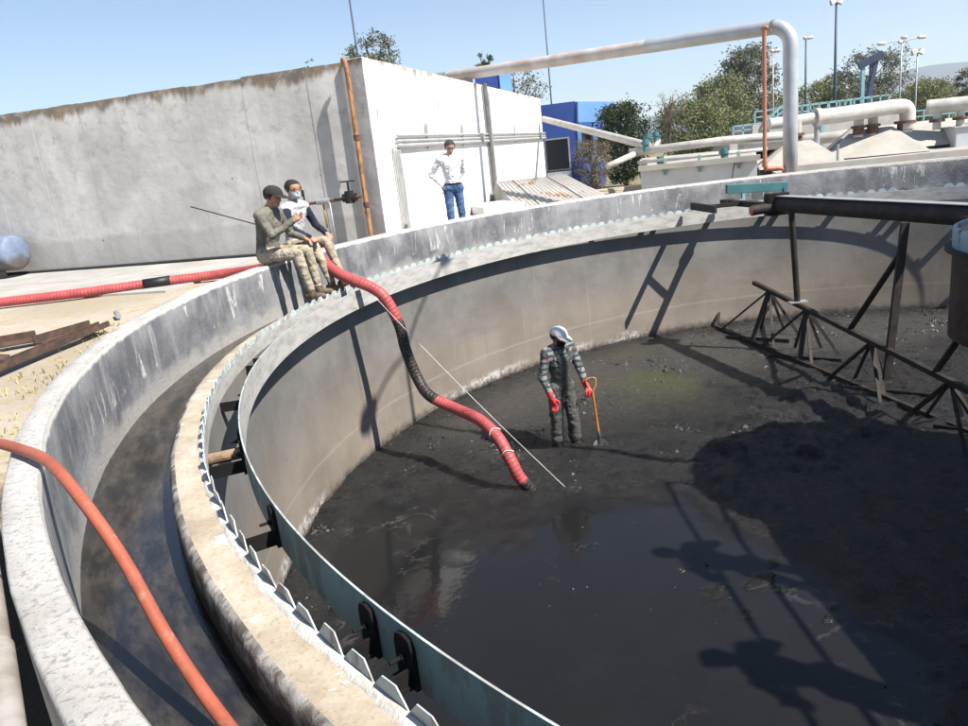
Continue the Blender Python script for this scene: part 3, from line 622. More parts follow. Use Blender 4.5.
def lerp(a, b, t): return Vector(a)*(1-t) + Vector(b)*t
def rake():
    t = empty('sludge_rake_arm', (-.4, 4.5, -2.85), 'dark rusted rake arm truss with fanned struts standing on the sludge', 'rake')
    U0, U1 = Vector((-.33, 7.25, -1.90)), Vector((-.16, .75, -2.17)); L0, L1 = Vector((-.98, 7.5, -2.76)), Vector((.05, 1.1, -2.76))
    B0, B1 = Vector((-.47, 5.75, -.30)), Vector((.62, .85, -.30))
    Um = lambda y: lerp(U0, U1, (U0.y-y)/(U0.y-U1.y)); Lm = lambda y: lerp(L0, L1, (L0.y-y)/(L0.y-L1.y)); Bm = lambda y: lerp(B0, B1, (B0.y-y)/(B0.y-B1.y))
    m = MB(); m.cyl(B0, B1, .130, 24); m.build('main_beam', MT['rust'], t, smooth=True, angle=40)
    m = MB(); d = (B1-B0).normalized(); m.bar(B0+Vector((0,0,.136)), B1+Vector((0,0,.136)), .18, .010); m.build('lit_edge_strip', MT['galv'], t)  # pale strip added as the thin lit edge along the beam's top
    m = MB(); m.box(B0+Vector((-.02,.02,0)), (.36, .20, .36)); m.build('end_plate', MT['blackst'], t, bevel=.01)
    e = B0+Vector((-.05,-.02,-.04)); m = MB(); m.cyl(e, e+Vector((-.42,-.03,-.02)), .085, 18); o = m.build('stub_pipe', MT['rust'], t, smooth=True, angle=40)
    m = MB(); q = e+Vector((-.42,-.03,-.02)); m.cyl(q, q+Vector((-.012,-.001,0)), .075, 18); m.build('rusted_pipe_end', MT['pinkpipe'], t)
    m = MB(); m.bar(U0, U1, .07, .07); m.build('upper_chord', MT['rust'], t)
    m = MB(); m.bar(L0, L1, .06, .06); m.build('lower_chord', MT['rust'], t)
    # hanger posts
    for y in (5.42,): b = Bm(y); u = Um(y); m = MB(); m.cyl(b, u+Vector((0,0,.05)), .050, 14); m.build('hanger_post', MT['rust'], t, smooth=True, angle=40); m = MB(); m.box(u+Vector((0,0,.05)), (.30, .16, .02)); m.build('foot_plate', MT['galv'], t)
    for y, yd in ((2.75, 3.75), (.95, 1.75)):
        b = Bm(y)+Vector((-.25 if y > 2 else -.55,0,0)); u = Um(y); m = MB(); m.bar(b+Vector((0,0,-.1)), u+Vector((0,0,-.42)), .10, .05, up=(0,1,0)); m.build('hanger_post', MT['rust'], t)
        m = MB(); m.bar(lerp(b, u, .28), Um(yd), .08, .03, up=(0,1,0)); m.build('diagonal_brace', MT['rust'], t)
    # fanned struts and scraper blades
    for y in (6.55, 5.1, 3.15, 1.45):
        u = Um(y)
        for dy in (.75, -.35): m = MB(); m.bar(u, Lm(y+dy), .085, .022, up=(0,0,1)); m.build('brace', MT['rust'], t)
        for dx, dy in ((.42, .35), (.50, -.12), (-.18, -.62), (.05, .55)):
            m = MB(); m.bar(u, (u.x+dx, u.y+dy, -2.80), .05, .014, up=(0,1,0)); m.build('strut', MT['rust'], t)
        c = Lm(y-.15); m = MB(); m.bar(c+Vector((-.28,.30,-.03)), c+Vector((.62,-.42,-.03)), .014, .12); m.build('scraper_blade', MT['rust'], t)
    m = MB(); m.bar(L0+Vector((.0,.0,0)), L0+Vector((.16,.34,.22)), .05, .05); m.build('end_prong', MT['rust'], t)
    # tie strut between beam and drum
    m = MB(); m.bar((.2, 1.9, -.30), (1.6, 6.9, -.52), .06, .05); m.build('tie_rod', MT['rust'], t)
rake()

def skimmer():
    t = empty('skimmer_arm', (-.6, 6.6, -.6), 'teal painted skimmer bar with hanging dark blade above the tank rim', 'skimmer')
    m = MB(); m.bar((-.49, 8.24, -.165), (.72, 8.24, -.235), .12, .175); m.build('teal_bar', MT['teal'], t, bevel=.008)
    m = MB(); m.bar((.66, 8.20, -.25), (.66, 8.20, -.52), .09, .06); m.build('bar_post', MT['teal'], t)
    m = MB(); m.bar((-.16, 8.22, -.24), (-.16, 8.20, -.46), .06, .06); m.bar((-.14, 8.2, -.40), (-.72, 7.92, -.46), .05, .05); m.build('bar_bracket', MT['teal_dk'], t)
    m = MB(); m.bar((-1.46, 7.32, -.33), (-1.36, 6.25, -.33), .05, .13); m.build('skimmer_blade', MT['rust'], t)
    m = MB(); m.bar((-1.40, 6.85, -.33), (-.72, 6.75, -.33), .07, .07); m.build('cross_bar', MT['rust'], t)
    m = MB(); m.bar((-.84, 7.42, -.33), (-.50, 5.75, -.33), .12, .10); m.build('carrier_bar', MT['rust'], t)
    m = MB(); m.bar((-.80, 7.2, -.27), (-.80, 7.2, -.40), .18, .16); m.build('guide_shoe', MT['rust'], t)
skimmer()

def bridge():
    t = empty('service_bridge', (0, -8.6, GZ), 'steel service bridge with pipe railings running to the tank centre', 'bridge')
    z = .45
    for x in (-.80, .80): m = MB(); m.bar((x, -9.3, z-.17), (x, -1.0, z-.17), .12, .30); m.build('girder', MT['teal'], t)
    m = MB(); m.box((0, -5.15, z+.01), (1.72, 8.3, .03)); m.build('deck', MT['galv'], t)
    m = MB(); m.lathe([(.01, z+.03), (1.42, z+.03), (1.42, z-.06), (.01, z-.06)], 64, cx=.18, cy=-.80); m.build('round_platform', MT['galv'], t)
    m = MB(); m.cyl((0, -.2, -.15), (0, -.2, z-.05), .30, 24); m.build('drive_column', MT['teal'], t, smooth=True, angle=40)
    for x in (-.84, .84):
        for i in range(6):
            y = -9.2 + i*1.62; m = MB(); m.cyl((x, y, z), (x, y, z+1.0), .024, 8); m.build('railing_post', MT['teal'], t)
        for h in (1.0, .45): m = MB(); m.cyl((x, -9.2, z+h), (x, -1.08, z+h), .026, 8); m.build('handrail', MT['teal'], t)
        m = MB(); m.box((x, -9.3, -.25), (.35, .5, .8)); m.build('footing', MT['slab'], t)
    lp = empty('street_lamp', (-.86, -.41, z), 'double armed lamp post standing on the service bridge', 'lamp post')
    b = Vector((-.86, -.41, z)); H = 6.6
    m = MB(); m.tube([b, b+Vector((0,0,3)), b+Vector((0,0,H))], [.06, .05, .035], 12); m.build('pole', MT['galv'], lp, smooth=True)
    for s in (1, -1):
        d = Vector((.0, 1., 0))*s; q = b+Vector((0,0,H)); m = MB(); m.tube(spline([q, q+d*.5+Vector((0,0,.15)), q+d*1.15+Vector((0,0,.2))], 5), .022, 8); m.build('arm', MT['galv'], lp, smooth=True)
        m = MB(); m.tube([q+d*1.1+Vector((0,0,.2)), q+d*1.25+Vector((0,0,.2)), q+d*1.55+Vector((0,0,.19)), q+d*1.72+Vector((0,0,.2))], [.05, .11, .12, .05], 12); m.build('lamp_head', MT['lampgrey'], lp, smooth=True)
bridge()

# ================================================================== HOSES, PIPES, DEBRIS NEAR THE TANK
def hoses():
    pts = [(-18.5,4.9,-.37), (-15.5,4.6,-.37), (-12.99,4.72,-.37), (-11.75,4.80,-.37), (-10.67,5.05,-.37), (-9.6,5.15,-.36), (-8.75,4.55,-.25), (-8.30,3.85,.02), (-8.02,3.45,.115), (-7.75,3.15,.03), (-7.45,2.82,-.20), (-7.2,2.62,-.32), (-6.96,2.53,-.43), (-6.80,2.48,-.58), (-6.67,2.48,-.94), (-6.63,2.48,-1.28), (-6.53,2.44,-1.65), (-6.39,2.28,-1.86), (-6.08,2.08,-2.0), (-5.78,1.66,-2.04), (-5.59,1.37,-2.17), (-5.47,1.22,-2.41), (-5.39,1.18,-2.62), (-5.27,1.20,-2.80), (-5.2, 1.2, -2.9)]
    sp = spline(pts, 10); L = [0]
    for a, b in zip(sp[:-1], sp[1:]): L.append(L[-1]+(b-a).length)
    root = empty('red_suction_hose', (-8, 3.4, -.45), 'thick red ribbed suction hose draped over the tank rim into the sludge', 'hose')
    m = MB(); m.tube(sp, .072, 18); o = m.build('hose', MT['hoseR'], root, smooth=True)
    # where along the hose each landmark lies
    near = lambda p: L[min(range(len(sp)), key=lambda i: (sp[i]-Vector(p)).length)]
    off0 = near((-6.73,2.48,-.85)); off1 = near((-6.32,2.22,-1.90)); off2 = near((-5.36,1.18,-2.66))
    k = MT['hoseR'].node_tree
    return root, off0, off1, off2, sp
HR, d0, d1, d2, HSP = hoses()
# black sludge on the hose: from where it hangs free to the bend, and at its mouth
MT['hoseR2'] = m_hose('red_ribbed_hose_sludged', (.42,.080,.080), dark=((d0, d1, 0, 0), d2)); HR.children[0].data.materials[0] = MT['hoseR2']
m = MB(); m.tube([(-10.85,5.0,-.37), (-10.67,5.05,-.37), (-10.45,5.09,-.365)], .079, 16); m.build('tape_wrap', MT['tape'], HR, smooth=True)
def hose2():
    pts = [(-9.3,-2.6,-.36), (-8.7,-3.0,-.30), (-8.25,-3.38,-.08), (-7.95,-3.62,.022), (-7.68,-3.82,.034), (-7.46,-4.01,.028), (-7.24,-4.23,-.06), (-7.05,-4.40,-.24), (-6.85,-4.62,-.44), (-6.62,-4.86,-.59), (-6.35,-5.15,-.645), (-5.9,-5.6,-.645), (-5.2,-6.25,-.645)]
    m = MB(); m.tube(spline(pts, 8), .024, 16); o = m.build('orange_hose', MT['hoseO'], smooth=True); tag(o, 'smooth orange hose lying over the rim into the channel at lower left', 'hose')
hose2()
def rope():
    a = Vector((-7.15, 2.60, -.27)); b = Vector((-4.84, 1.11, -2.82)); pts = [lerp(a, b, i/12)+Vector((0,0,-.12*math.sin(math.pi*i/12)*.5)) for i in range(13)]
    t = empty('white_rope', (-4.84, 1.11, -2.82), 'thin white rope stretched from the rim past the hose to the puddle', 'rope')
    m = MB(); m.tube(pts, .0028, 6); m.build('line', MT['rope'], t)
    for c, ax in ((Vector((-5.62,1.42,-2.13)), Vector((.5,-.6,-.6))), (Vector((-5.50,1.25,-2.33)), Vector((.3,-.4,-.85)))):
        ax.normalize(); x = ax.cross(Vector((0,0,1))).normalized(); y = ax.cross(x); ring = [c+(x*math.cos(k*math.pi/8)+y*math.sin(k*math.pi/8))*.079+ax*.02*math.sin(k*.8) for k in range(17)]
        m = MB(); m.tube(ring, .0055, 6, False); m.build('knot_loop', MT['rope'], t)
rope()
def near_bits():
    m = MB(); m.tube(spline([W(-6,.12,GZ+.04), W(0,.10,GZ+.04), W(3,.16,GZ+.04), W(6.0,.13,GZ+.04), W(8.6,.2,GZ+.04)], 6), .03, 8); tag(m.build('floor_cable', MT['wire'], smooth=True), 'dark cable lying along the foot of the grey wall', 'cable')
    t = empty('blue_pipe', W(0, .55, GZ), 'large blue pipe end lying against the grey wall at left', 'pipe')
    a, b = W(-2.6, .50, .07), W(1.22, .50, .07); m = MB(); m.tube([a, b-TA*.12, b-TA*.04, b], [.37, .37, .36, .31], 28); m.build('shell', MT['bluepipe'], t, smooth=True)
    m = MB(); m.box(W(.3, .55, -.38), (.5, .5, .18), Matrix.Rotation(math.atan2(TA.y, TA.x), 3, 'Z')); m.build('cradle', MT['slab'], t)
    m = MB(); m.bar((-9.10,2.83,.79), (-8.42,2.95,.50), .014, .014); m.bar((-8.42,2.95,.50), (-8.2,3.0,.40), .014, .014); tag(m.build('thin_rod', MT['wire']), 'thin dark rod leaning behind the man in the dark cap', 'rod')
    # rusty channel iron and scraps on the ground
    t = empty('rusty_channel_iron', (-10.0, .8, GZ), 'long rusty channel iron lying on dry ground left of the tank', 'scrap iron')
    A, B = Vector((-10.16, -.25, GZ+.05)), Vector((-9.92, 1.62, GZ+.06)); d = (B-A).normalized(); s = d.cross(Vector((0,0,1)))
    for k, (c, wd, ht) in enumerate(((Vector((0,0,0)), .13, .012), (s*.06+Vector((0,0,.03)), .012, .06), (-s*.06+Vector((0,0,.03)), .012, .06))): m = MB(); m.bar(A+c, B+c, wd, ht); m.build('web' if k == 0 else 'rim', MT['plank'], t)
    for i, (x, y, rz, l, wd, lab) in enumerate(((-10.2, 1.35, 1.15, .75, .16, 'flat rusty plate beside the long channel iron'), (-10.78, 1.2, .4, .55, .14, 'bent rusty scrap piece at the left edge of the photo'), (-10.42, .38, 1.9, .5, .12, 'short brown scrap plank below the channel iron'))):
        m = MB(); mt = Matrix.Rotation(rz, 3, 'Z') @ Matrix.Rotation(.12*i, 3, 'X'); m.box((x, y, GZ+.05), (l, wd, .02), mt); m.box(Vector((x, y, GZ+.09)) + mt @ Vector((0, wd/2, 0)), (l*.96, .014, .09), mt); tag(m.build('scrap_iron', MT['plank']), lab, 'scrap iron')
    t = empty('small_pipe_offcut', (-10.1, 2.5, GZ), 'small grey pipe offcut on the pale ground', 'pipe'); m = MB(); m.cyl((-10.28, 2.72, GZ+.03), (-10.12, 2.42, GZ+.03), .035, 10); m.build('tube', MT['galv'], t, smooth=True, angle=40)
    t = empty('ground_pipe', (-7.5, -4.5, GZ), 'pale pipe with white coupling beside the outer wall at lower left', 'pipe')
    m = MB(); m.cyl((-8.10, -3.52, -.06), (-6.985, -5.195, -.06), .030, 16); m.build('pipe', MT['pvc'], t, smooth=True, angle=40)
    m = MB(); m.cyl((-7.0, -5.173, -.06), (-6.60, -5.78, -.06), .036, 18); m.build('coupling', MT['pvc'], t, smooth=True, angle=40)
    m = MB()
    for (a, b) in (((-7.25,-4.797),(-7.24,-4.812)),): m.cyl((a[0], a[1], -.06), (b[0], b[1], -.06), .032, 14)
    m.build('wire_band', MT['wire'], t, smooth=True, angle=40)
    for i, (x, y) in enumerate(((-7.57, -4.20),)): m = MB(); m.box((x, y, GZ-.02), (.16, .05, .06), Matrix.Rotation(-.9, 3, 'Z') @ Matrix.Rotation(.5, 3, 'Y')); tag(m.build('brick_shard', MT['pinkpipe'], bevel=.01), 'small red brick shard wedged beside the pale pipe', 'brick')
    # corrugated lean-to behind the outer wall
    t = empty('corrugated_roof', (-3, 14, GZ), 'low old corrugated roof sheets sloping at the end of the white wall', 'roof')
    A, B, C, D = Vector((-4.75, 15.1, .20)), Vector((-2.85, 14.5, .20)), Vector((-1.9, 13.25, -.44)), Vector((-4.35, 12.75, -.44)); ns = 4
    for k in range(ns):
        m = MB(); n = 36; nv = 5; vs = []
        for j in range(nv):
            for i in range(n+1):
                q = (k+i/n*1.03)/ns; p = lerp(lerp(A, B, q), lerp(D, C, q), j/(nv-1)); vs.append(p+Vector((0, 0, .020*math.sin(i/n*2*math.pi*5)+.018*k % .03+.02*mnoise.noise(p*1.5))))
        o = len(vs); fs = [(j*(n+1)+i, (j+1)*(n+1)+i, (j+1)*(n+1)+i+1, j*(n+1)+i+1) for j in range(nv-1) for i in range(n)]; m.add(vs, fs); m.add([v-Vector((0,0,.008)) for v in vs], [f[::-1] for f in fs]); m.build('sheet', MT['roof'], t, smooth=True)
    m = MB(); m.add([A, B, C, D, A+Vector((-.2,.6,-.7)), B+Vector((.5,.5,-.7)), Vector((C.x, C.y, -.6)), Vector((D.x, D.y, -.6))], [(1,5,6,2), (0,3,7,4), (0,4,5,1), (3,2,6,7)]); m.build('gable_fill', MT['slab'], t)
    t = empty('white_step', (-4.7, 12.9, GZ), 'low white concrete step at the foot of the white wall', 'step'); m = MB(); m.box((-4.95, 12.95, -.36), (1.1, 1.7, .22), Matrix.Rotation(.27, 3, 'Z')); m.build('block', MT['whitetank'], t, bevel=.03)
near_bits()

# ================================================================== BACKGROUND PLANT
def overhead_pipe():
    t = empty('overhead_pipe', (1.26, 9.25, GZ), 'long weathered silver pipe bridging overhead and turning down behind the tank', 'pipe')
    V = Vector((1.26, 9.35, 0)); zt = 2.86; Wp = V2(8.2, -.6, TOPZ+.28); d = (Wp-Vector((V.x, V.y, zt))).normalized()
    e = Vector((V.x, V.y, zt)); r = .148
    m = MB(); pts = [V+Vector((0,0,GZ-.1)), V+Vector((0,0,1)), V+Vector((0,0,zt-.38))]
    for k in range(1, 7): a = k/7*math.pi/2; pts.append(e + Vector((0,0,-.38))*(1-math.sin(a)) + d*.38*(1-math.cos(a)))
    pts.append(e+d*.38); m.tube(pts, r, 24); m.build('riser', MT['silver'], t, smooth=True)
    m = MB(); m.tube([e+d*.38, e+d*3.2], r*1.02, 24); m.build('pipe_run', MT['silver'], t, smooth=True, angle=40)
    m = MB(); m.tube([e+d*3.2, Wp-d*.6, Wp+d*.2], r*.99, 24); m.build('pipe_run', MT['drabpipe'], t, smooth=True, angle=40)
    m = MB(); m.tube(spline([Wp+d*.2, Wp+d*.7, Wp+d*1.0+Vector((0,0,-.15)), Wp+d*1.1+Vector((0,0,-.5))], 5), r*.96, 20); m.build('elbow', MT['galv'], t, smooth=True)
    m = MB(); m.box(Wp+Vector((0,0,-.28))-d*.45, (.22, .22, .3)); m.build('saddle', MT['slab'], t)
    t2 = empty('salmon_pipe', (.72, 9.5, GZ), 'thin salmon red vertical pipe left of the silver riser', 'pipe')
    q = Vector((.71, 9.32, 0)); m = MB(); m.tube(spline([e+d*.62+Vector((0,-.1,-.02)), q+Vector((.05,.0,zt-.02)), q+Vector((0,0,zt-.15)), q+Vector((0,0,1.4)), q+Vector((0,0,.2)), q+Vector((.06,0,.08)), q+Vector((.35,0,.05)), q+Vector((.42,0,-.1)), q+Vector((.42,0,GZ))], 6), .042, 12); m.build('pipe', MT['pinkpipe'], t2, smooth=True)
    m = MB(); m.cyl(q+Vector((0,0,.12)), q+Vector((0,0,.24)), .06, 12); m.build('coupling', MT['pinkpipe'], t2, smooth=True, angle=40)
    t3 = empty('sloping_pipe', (-.5, 15.1, GZ), 'white pipe sloping down from the white building past the blue building', 'pipe')
    a, b = Vector((-2.25, 24.2, 2.05)), Vector((-.30, 15.3, .72)); m = MB(); m.tube([a, b], .115, 16); m.build('pipe', MT['whitepipe'], t3, smooth=True, angle=40)
overhead_pipe()

def teal_stub(parent, p, h=.32):
    m = MB(); m.cyl(p, p+Vector((0,0,h)), .075, 10); m.cyl(p+Vector((0,0,h*.55)), p+Vector((0,0,h*.8)), .12, 10); m.bar(p+Vector((.09,0,0)), p+Vector((.09,0,h*1.1)), .03, .03); m.build('valve_stub', MT['teal'], parent, smooth=True, angle=40)
def white_tank():
    t = empty('low_white_tank', (0, 13, GZ), 'low white walled process tank with pipes on top behind the outer wall', 'tank')
    m = MB(); poly = [(-1.17, 12.6), (1.42, 11.62), (4.6, 20.1), (1.0, 22.1)]
    m.prism(poly, -1.2, .16); m.build('wall', MT['whitetank'], t)
    d = Vector((2.59, -.98, 0)).normalized(); nn = Vector((d.y, -d.x, 0))
    m = MB(); a = Vector((-1.22, 12.58, .23)); b = Vector((1.48, 11.56, .23)); m.bar(a+nn*.03, b+nn*.03, .16, .13); m.build('coping', MT['hoodm'], t)
    m = MB(); m.prism([(-1.12, 12.72), (1.40, 11.76), (4.5, 20.1), (1.05, 22.0)], .16, .20); m.build('cover_slab', MT['hoodm'], t)
    m = MB(); m.tube([(-1.0, 14.6, .60), (1.4, 13.9, .66), (3.2, 13.6, .62)], .11, 16); m.build('header_pipe', MT['whitepipe'], t, smooth=True)
    m = MB(); m.tube([(-1.1, 13.2, .36), (1.9, 12.2, .38)], .045, 12); m.build('small_pipe', MT['whitepipe'], t, smooth=True)
    for k, (x, y) in enumerate(((.2, 18.6), (1.1, 19.6))): m = MB(); m.tube([(-.75+k*.4, 14.6, .56), (x, y, .78)], .08, 12); m.build('branch_pipe', MT['whitepipe'], t, smooth=True)
    m = MB(); m.tube([(-.9, 14.5, .55), (-1.75, 13.9, .33)], .085, 12); m.build('branch_pipe', MT['whitepipe'], t, smooth=True)
    for p in ((-.6, 14.4, .6), (.15, 17.2, .75), (.75, 18.6, .78), (-.55, 13.1, .14), (.85, 12.3, .2)): teal_stub(t, Vector(p))
    for s in (.22, .52, .85):
        p = lerp((-1.17, 12.6, 0), (1.42, 11.62, 0), s)+nn*.05; m = MB(); m.bar(p+Vector((0,0,.02)), p+Vector((0,0,.42)), .06, .06); m.box(p+Vector((0,0,.16)), (.12, .1, .1)); m.build('pipe_bracket', MT['teal_dk'], t)
    m = MB(); p = lerp((-1.17, 12.6, 0), (1.42, 11.62, 0), .82)+nn*.08; m.tube(spline([p+Vector((0,0,.2)), p+Vector((-.05,0,0)), p+Vector((-.12,0,-.5))], 4), .012, 6); m.build('hanging_cable', MT['wire'], t)
    # slabs of the digester roof to the right, carrying the hoods
    s = empty('hood_deck', (5, 13, GZ), 'low concrete deck carrying the cream hoods behind the outer wall', 'deck')
    m = MB(); m.prism([(1.75, 11.3), (9.6, 9.4), (14, 16.0), (3.8, 19.0)], -1.2, -.16); m.build('deck', MT['slab'], s)
    m = MB(); m.bar((1.85, 11.05, -.12), (9.6, 9.25, -.12), .25, .22); m.build('kerb', MT['slab'], s, bevel=.02)
    m = MB(); m.cyl((3.05, 10.95, -.2), (3.05, 10.95, .35), .03, 8); m.build('stake', MT['galv'], s, smooth=True, angle=40)
white_tank()

def frustum(m, c, w0, d0, w1, d1, z0, z1, rot=0, mi=0):
    q = Matrix.Rotation(rot, 3, 'Z'); vs = [q @ Vector((sx*w, sy*d, z))+Vector((c[0], c[1], 0)) for (w, d, z) in ((w0/2, d0/2, z0), (w1/2, d1/2, z1)) for sx, sy in ((-1,-1),(1,-1),(1,1),(-1,1))]
    m.add(vs, [(3,2,1,0),(4,5,6,7),(0,1,5,4),(1,2,6,5),(2,3,7,6),(3,0,4,7)], mi)
def hoods():
    specs = [((2.95, 12.75), 2.0, 2.2, .5, .45, -.10, .47, -.35, 'cream pyramid hood with one riser beside the silver riser pipe'),
             ((5.30, 13.75), 2.5, 2.5, .95, .5, -.10, .56, -.40, 'wide cream pyramid hood under three riser pipes'),
             ((7.55, 15.1), 2.4, 2.6, .9, .8, -.08, .56, -.24, 'shaded cream hood at right partly behind the white box')]
    for i, (c, w0, d0, w1, d1, z0, z1, rot, lab) in enumerate(specs):
        t = empty('gas_hood', (c[0], c[1], z0), lab, 'hood', 'gas hoods behind the tank')
        m = MB(); frustum(m, c, w0, d0, w1, d1, z0, z1, rot); m.build('cover', MT['hoodm'], t, bevel=.015)
        m = MB(); frustum(m, c, w0*.96, d0*.96, w0*.96, d0*.96, z0-.12, z0, rot); m.build('base_shade', MT['darkgap'], t)  # dark block painted as the shade under the hood's edge
        q = Matrix.Rotation(rot, 3, 'Z')
        for s in (-.3, 0., .3):    # raised bars stand in for the risers' shadow stripes on the left slope
            a = q @ Vector((-w0/2, s*d0, 0)); b = q @ Vector((-w1/2, s*d1, 0)); m = MB(); m.bar((c[0]+a.x, c[1]+a.y, z0+.02), (c[0]+b.x, c[1]+b.y, z1+.02), .06, .07); m.build('rib', MT['hoodm'], t)
    t = empty('gas_manifold_pipe', (3, 13, -.1), 'fat white manifold pipe stepping over the cream hoods with rusty flanges', 'pipe')
    A, B, C, D = Vector((2.2, 12.85, .96)), Vector((3.9, 12.9, .99)), Vector((5.55, 13.15, 1.04)), Vector((5.85, 13.2, .95))
    m = MB(); m.tube([A, B-Vector((.4,0,0))], .14, 18); m.build('small_run', MT['whitepipe'], t, smooth=True, angle=40)
    m = MB(); m.tube([B-Vector((.4,0,0)), B, lerp(B, C, .6)], .195, 22); m.build('fat_run', MT['whitepipe'], t, smooth=True, angle=40)
    m = MB(); m.tube([B-Vector((.5,0,0)), B-Vector((.38,0,0))], .23, 22); m.build('flange', MT['whitepipe'], t, smooth=True, angle=40)
    m = MB(); m.tube(spline([lerp(B, C, .5), C, D+Vector((.05,0,.02)), D+Vector((.1,0,-.35)), D+Vector((.1,0,-.5))], 6), .188, 22); m.build('elbow', MT['whitepipe'], t, smooth=True)
    for x, y, z1, r in ((2.83, 12.7, .96, .13), (4.75, 13.35, .95, .12), (5.15, 13.4, .95, .12), (5.92, 13.25, .6, .17)):
        m = MB(); m.cyl((x, y, .38), (x, y, z1), r, 16); m.build('riser', MT['whitepipe'], t, smooth=True, angle=40)
        m = MB(); m.cyl((x, y, .60), (x, y, .67), r*1.55, 16); m.cyl((x, y, .44), (x, y, .60), r*1.12, 16); m.build('rusty_flange', MT['rustflange'], t, smooth=True, angle=40)
    m = MB(); m.cyl((3.45, 12.9, -.1), (3.45, 12.9, .8), .07, 10); m.build('prop', MT['galv'], t, smooth=True, angle=40)
    t = empty('open_stub_pipe', (7.5, 14.1, .3), 'short white pipe with open black end on two risers at right', 'pipe')
    a, b = Vector((7.05, 14.2, .93)), Vector((7.92, 13.75, .92)); d = (b-a).normalized()
    m = MB(); m.tube([a, b], .19, 20, False); m.tube([b, a], .17, 20, False); m.build('pipe', MT['whitepipe'], t, smooth=True)
    m = MB(); m.cyl(b-d*.25, b-d*.2, .175, 20); m.build('bore_shade', MT['darkgap'], t)  # dark disc painted as the shade inside the open end
    m = MB(); m.cyl(a-d*.02, a+d*.02, .19, 20); m.build('end_cap', MT['whitepipe'], t, smooth=True, angle=40)
    for s in (.25, .8):
        p = lerp(a, b, s); m = MB(); m.cyl((p.x, p.y, .32), (p.x, p.y, .85), .10, 14); m.build('riser', MT['whitepipe'], t, smooth=True, angle=40)
        m = MB(); m.cyl((p.x, p.y, .52), (p.x, p.y, .60), .19, 14); m.build('rusty_flange', MT['rustflange'], t, smooth=True, angle=40)
    t = empty('long_white_pipe', (8, 16, -.1), 'long white pipe running level behind the hoods to the right edge', 'pipe')
    m = MB(); m.tube([(2.6, 16.2, .36), (6, 15.4, .40), (14, 14.2, .42)], .16, 18); m.build('pipe', MT['whitepipe'], t, smooth=True)
    for x in (4, 8, 11.5): m = MB(); m.box((x, 15.8-(x-4)*.16, .02), (.3, .3, .45)); m.build('saddle', MT['slab'], t)
    t = empty('white_box', (7.8, 13.9, -.2), 'plain white box housing below the open stub pipe', 'housing'); m = MB(); m.box((8.35, 13.75, .05), (1.7, 1.0, .56), Matrix.Rotation(-.24, 3, 'Z')); m.build('body', MT['whitetank'], t, bevel=.02); m = MB(); m.box((8.35, 13.75, .345), (1.8, 1.1, .03), Matrix.Rotation(-.24, 3, 'Z')); m.build('lid', MT['hoodm'], t)
hoods()

def railing(name, label, a, b, n, h, group='teal railings behind the hoods'):
    a, b = Vector(a), Vector(b); t = empty(name, a, label, 'railing', group)
    for i in range(n): p = lerp(a, b, i/(n-1)); m = MB(); m.bar(p, p+Vector((0,0,h)), .05, .05); m.build('post', MT['teal_l'], t)
    for k in (1, .55): m = MB(); m.bar(a+Vector((0,0,h*k)), b+Vector((0,0,h*k)), .05, .05); m.build('rail', MT['teal_l'], t)
MT['teal_l'] = m_plain('teal_railing_paint', (.19,.34,.355), (.15,.28,.30), .5)
def platforms():
    t = empty('railed_platform', (6, 20.5, -.9), 'raised concrete walkway deck behind the hoods under teal railings', 'platform')
    m = MB(); m.box((7.2, 21.2, .2), (5.4, 2.2, 1.5)); m.build('deck_block', MT['slab'], t); m = MB(); m.box((4.5, 21.0, .0), (1.6, 1.8, 1.2)); m.build('lower_block', MT['slab'], t)
    railing('teal_railing', 'long teal railing along the raised walkway edge', (5.35, 20.2, .95), (9.3, 20.2, 1.0), 14, .46)
    railing('teal_railing', 'teal railing along the back of the raised walkway', (5.35, 22.1, .95), (9.7, 22.1, 1.0), 12, .46)
    railing('teal_railing', 'short low teal railing left of the salmon pipe', (3.85, 20.15, .60), (5.2, 20.15, .62), 5, .38)
    railing('teal_railing', 'teal stair railing climbing to the raised walkway', (4.9, 20.0, .62), (5.6, 20.1, 1.1), 4, .42)
    railing('teal_railing', 'pale teal railing behind the long white pipe at right', (10.2, 22.0, .35), (17, 21.5, .3), 16, .46)
    t = empty('navy_gate_frame', (11, 25.1, -1), 'dark navy sluice gate hoist frame above the teal railing', 'hoist')
    for x in (10.9, 11.22): m = MB(); m.bar((x, 25.1, -1), (x+.12*(x-11), 25.1, 2.8), .13, .13); m.build('post', MT['navy'] if x > 11 else MT['teal_l'], t)
    m = MB(); m.bar((10.72, 25.1, 2.75), (11.62, 25.0, 3.12), .2, .28); m.build('lintel', MT['navy'], t)
    m = MB(); m.bar((11.42, 25.1, 2.95), (11.1, 25.1, 1.3), .16, .18, up=(0,1,0)); m.build('gate_blade', MT['navy'], t)
    for x in (5.6, 6.7): 
        t = empty('teal_post', (x, 19.6, -.3), 'teal upright post of the sluice frame, %s' % ('left of the pair' if x < 6 else 'right of the pair'), 'post')
        m = MB(); m.bar((x, 19.6, -.4), (x, 19.6, .95), .12, .12); m.build('post', MT['teal_l'], t); m = MB(); m.bar((x-.1, 19.55, .25), (x+.5, 19.55, .25), .08, .08); m.build('bracket', MT['teal_l'], t)
platforms()

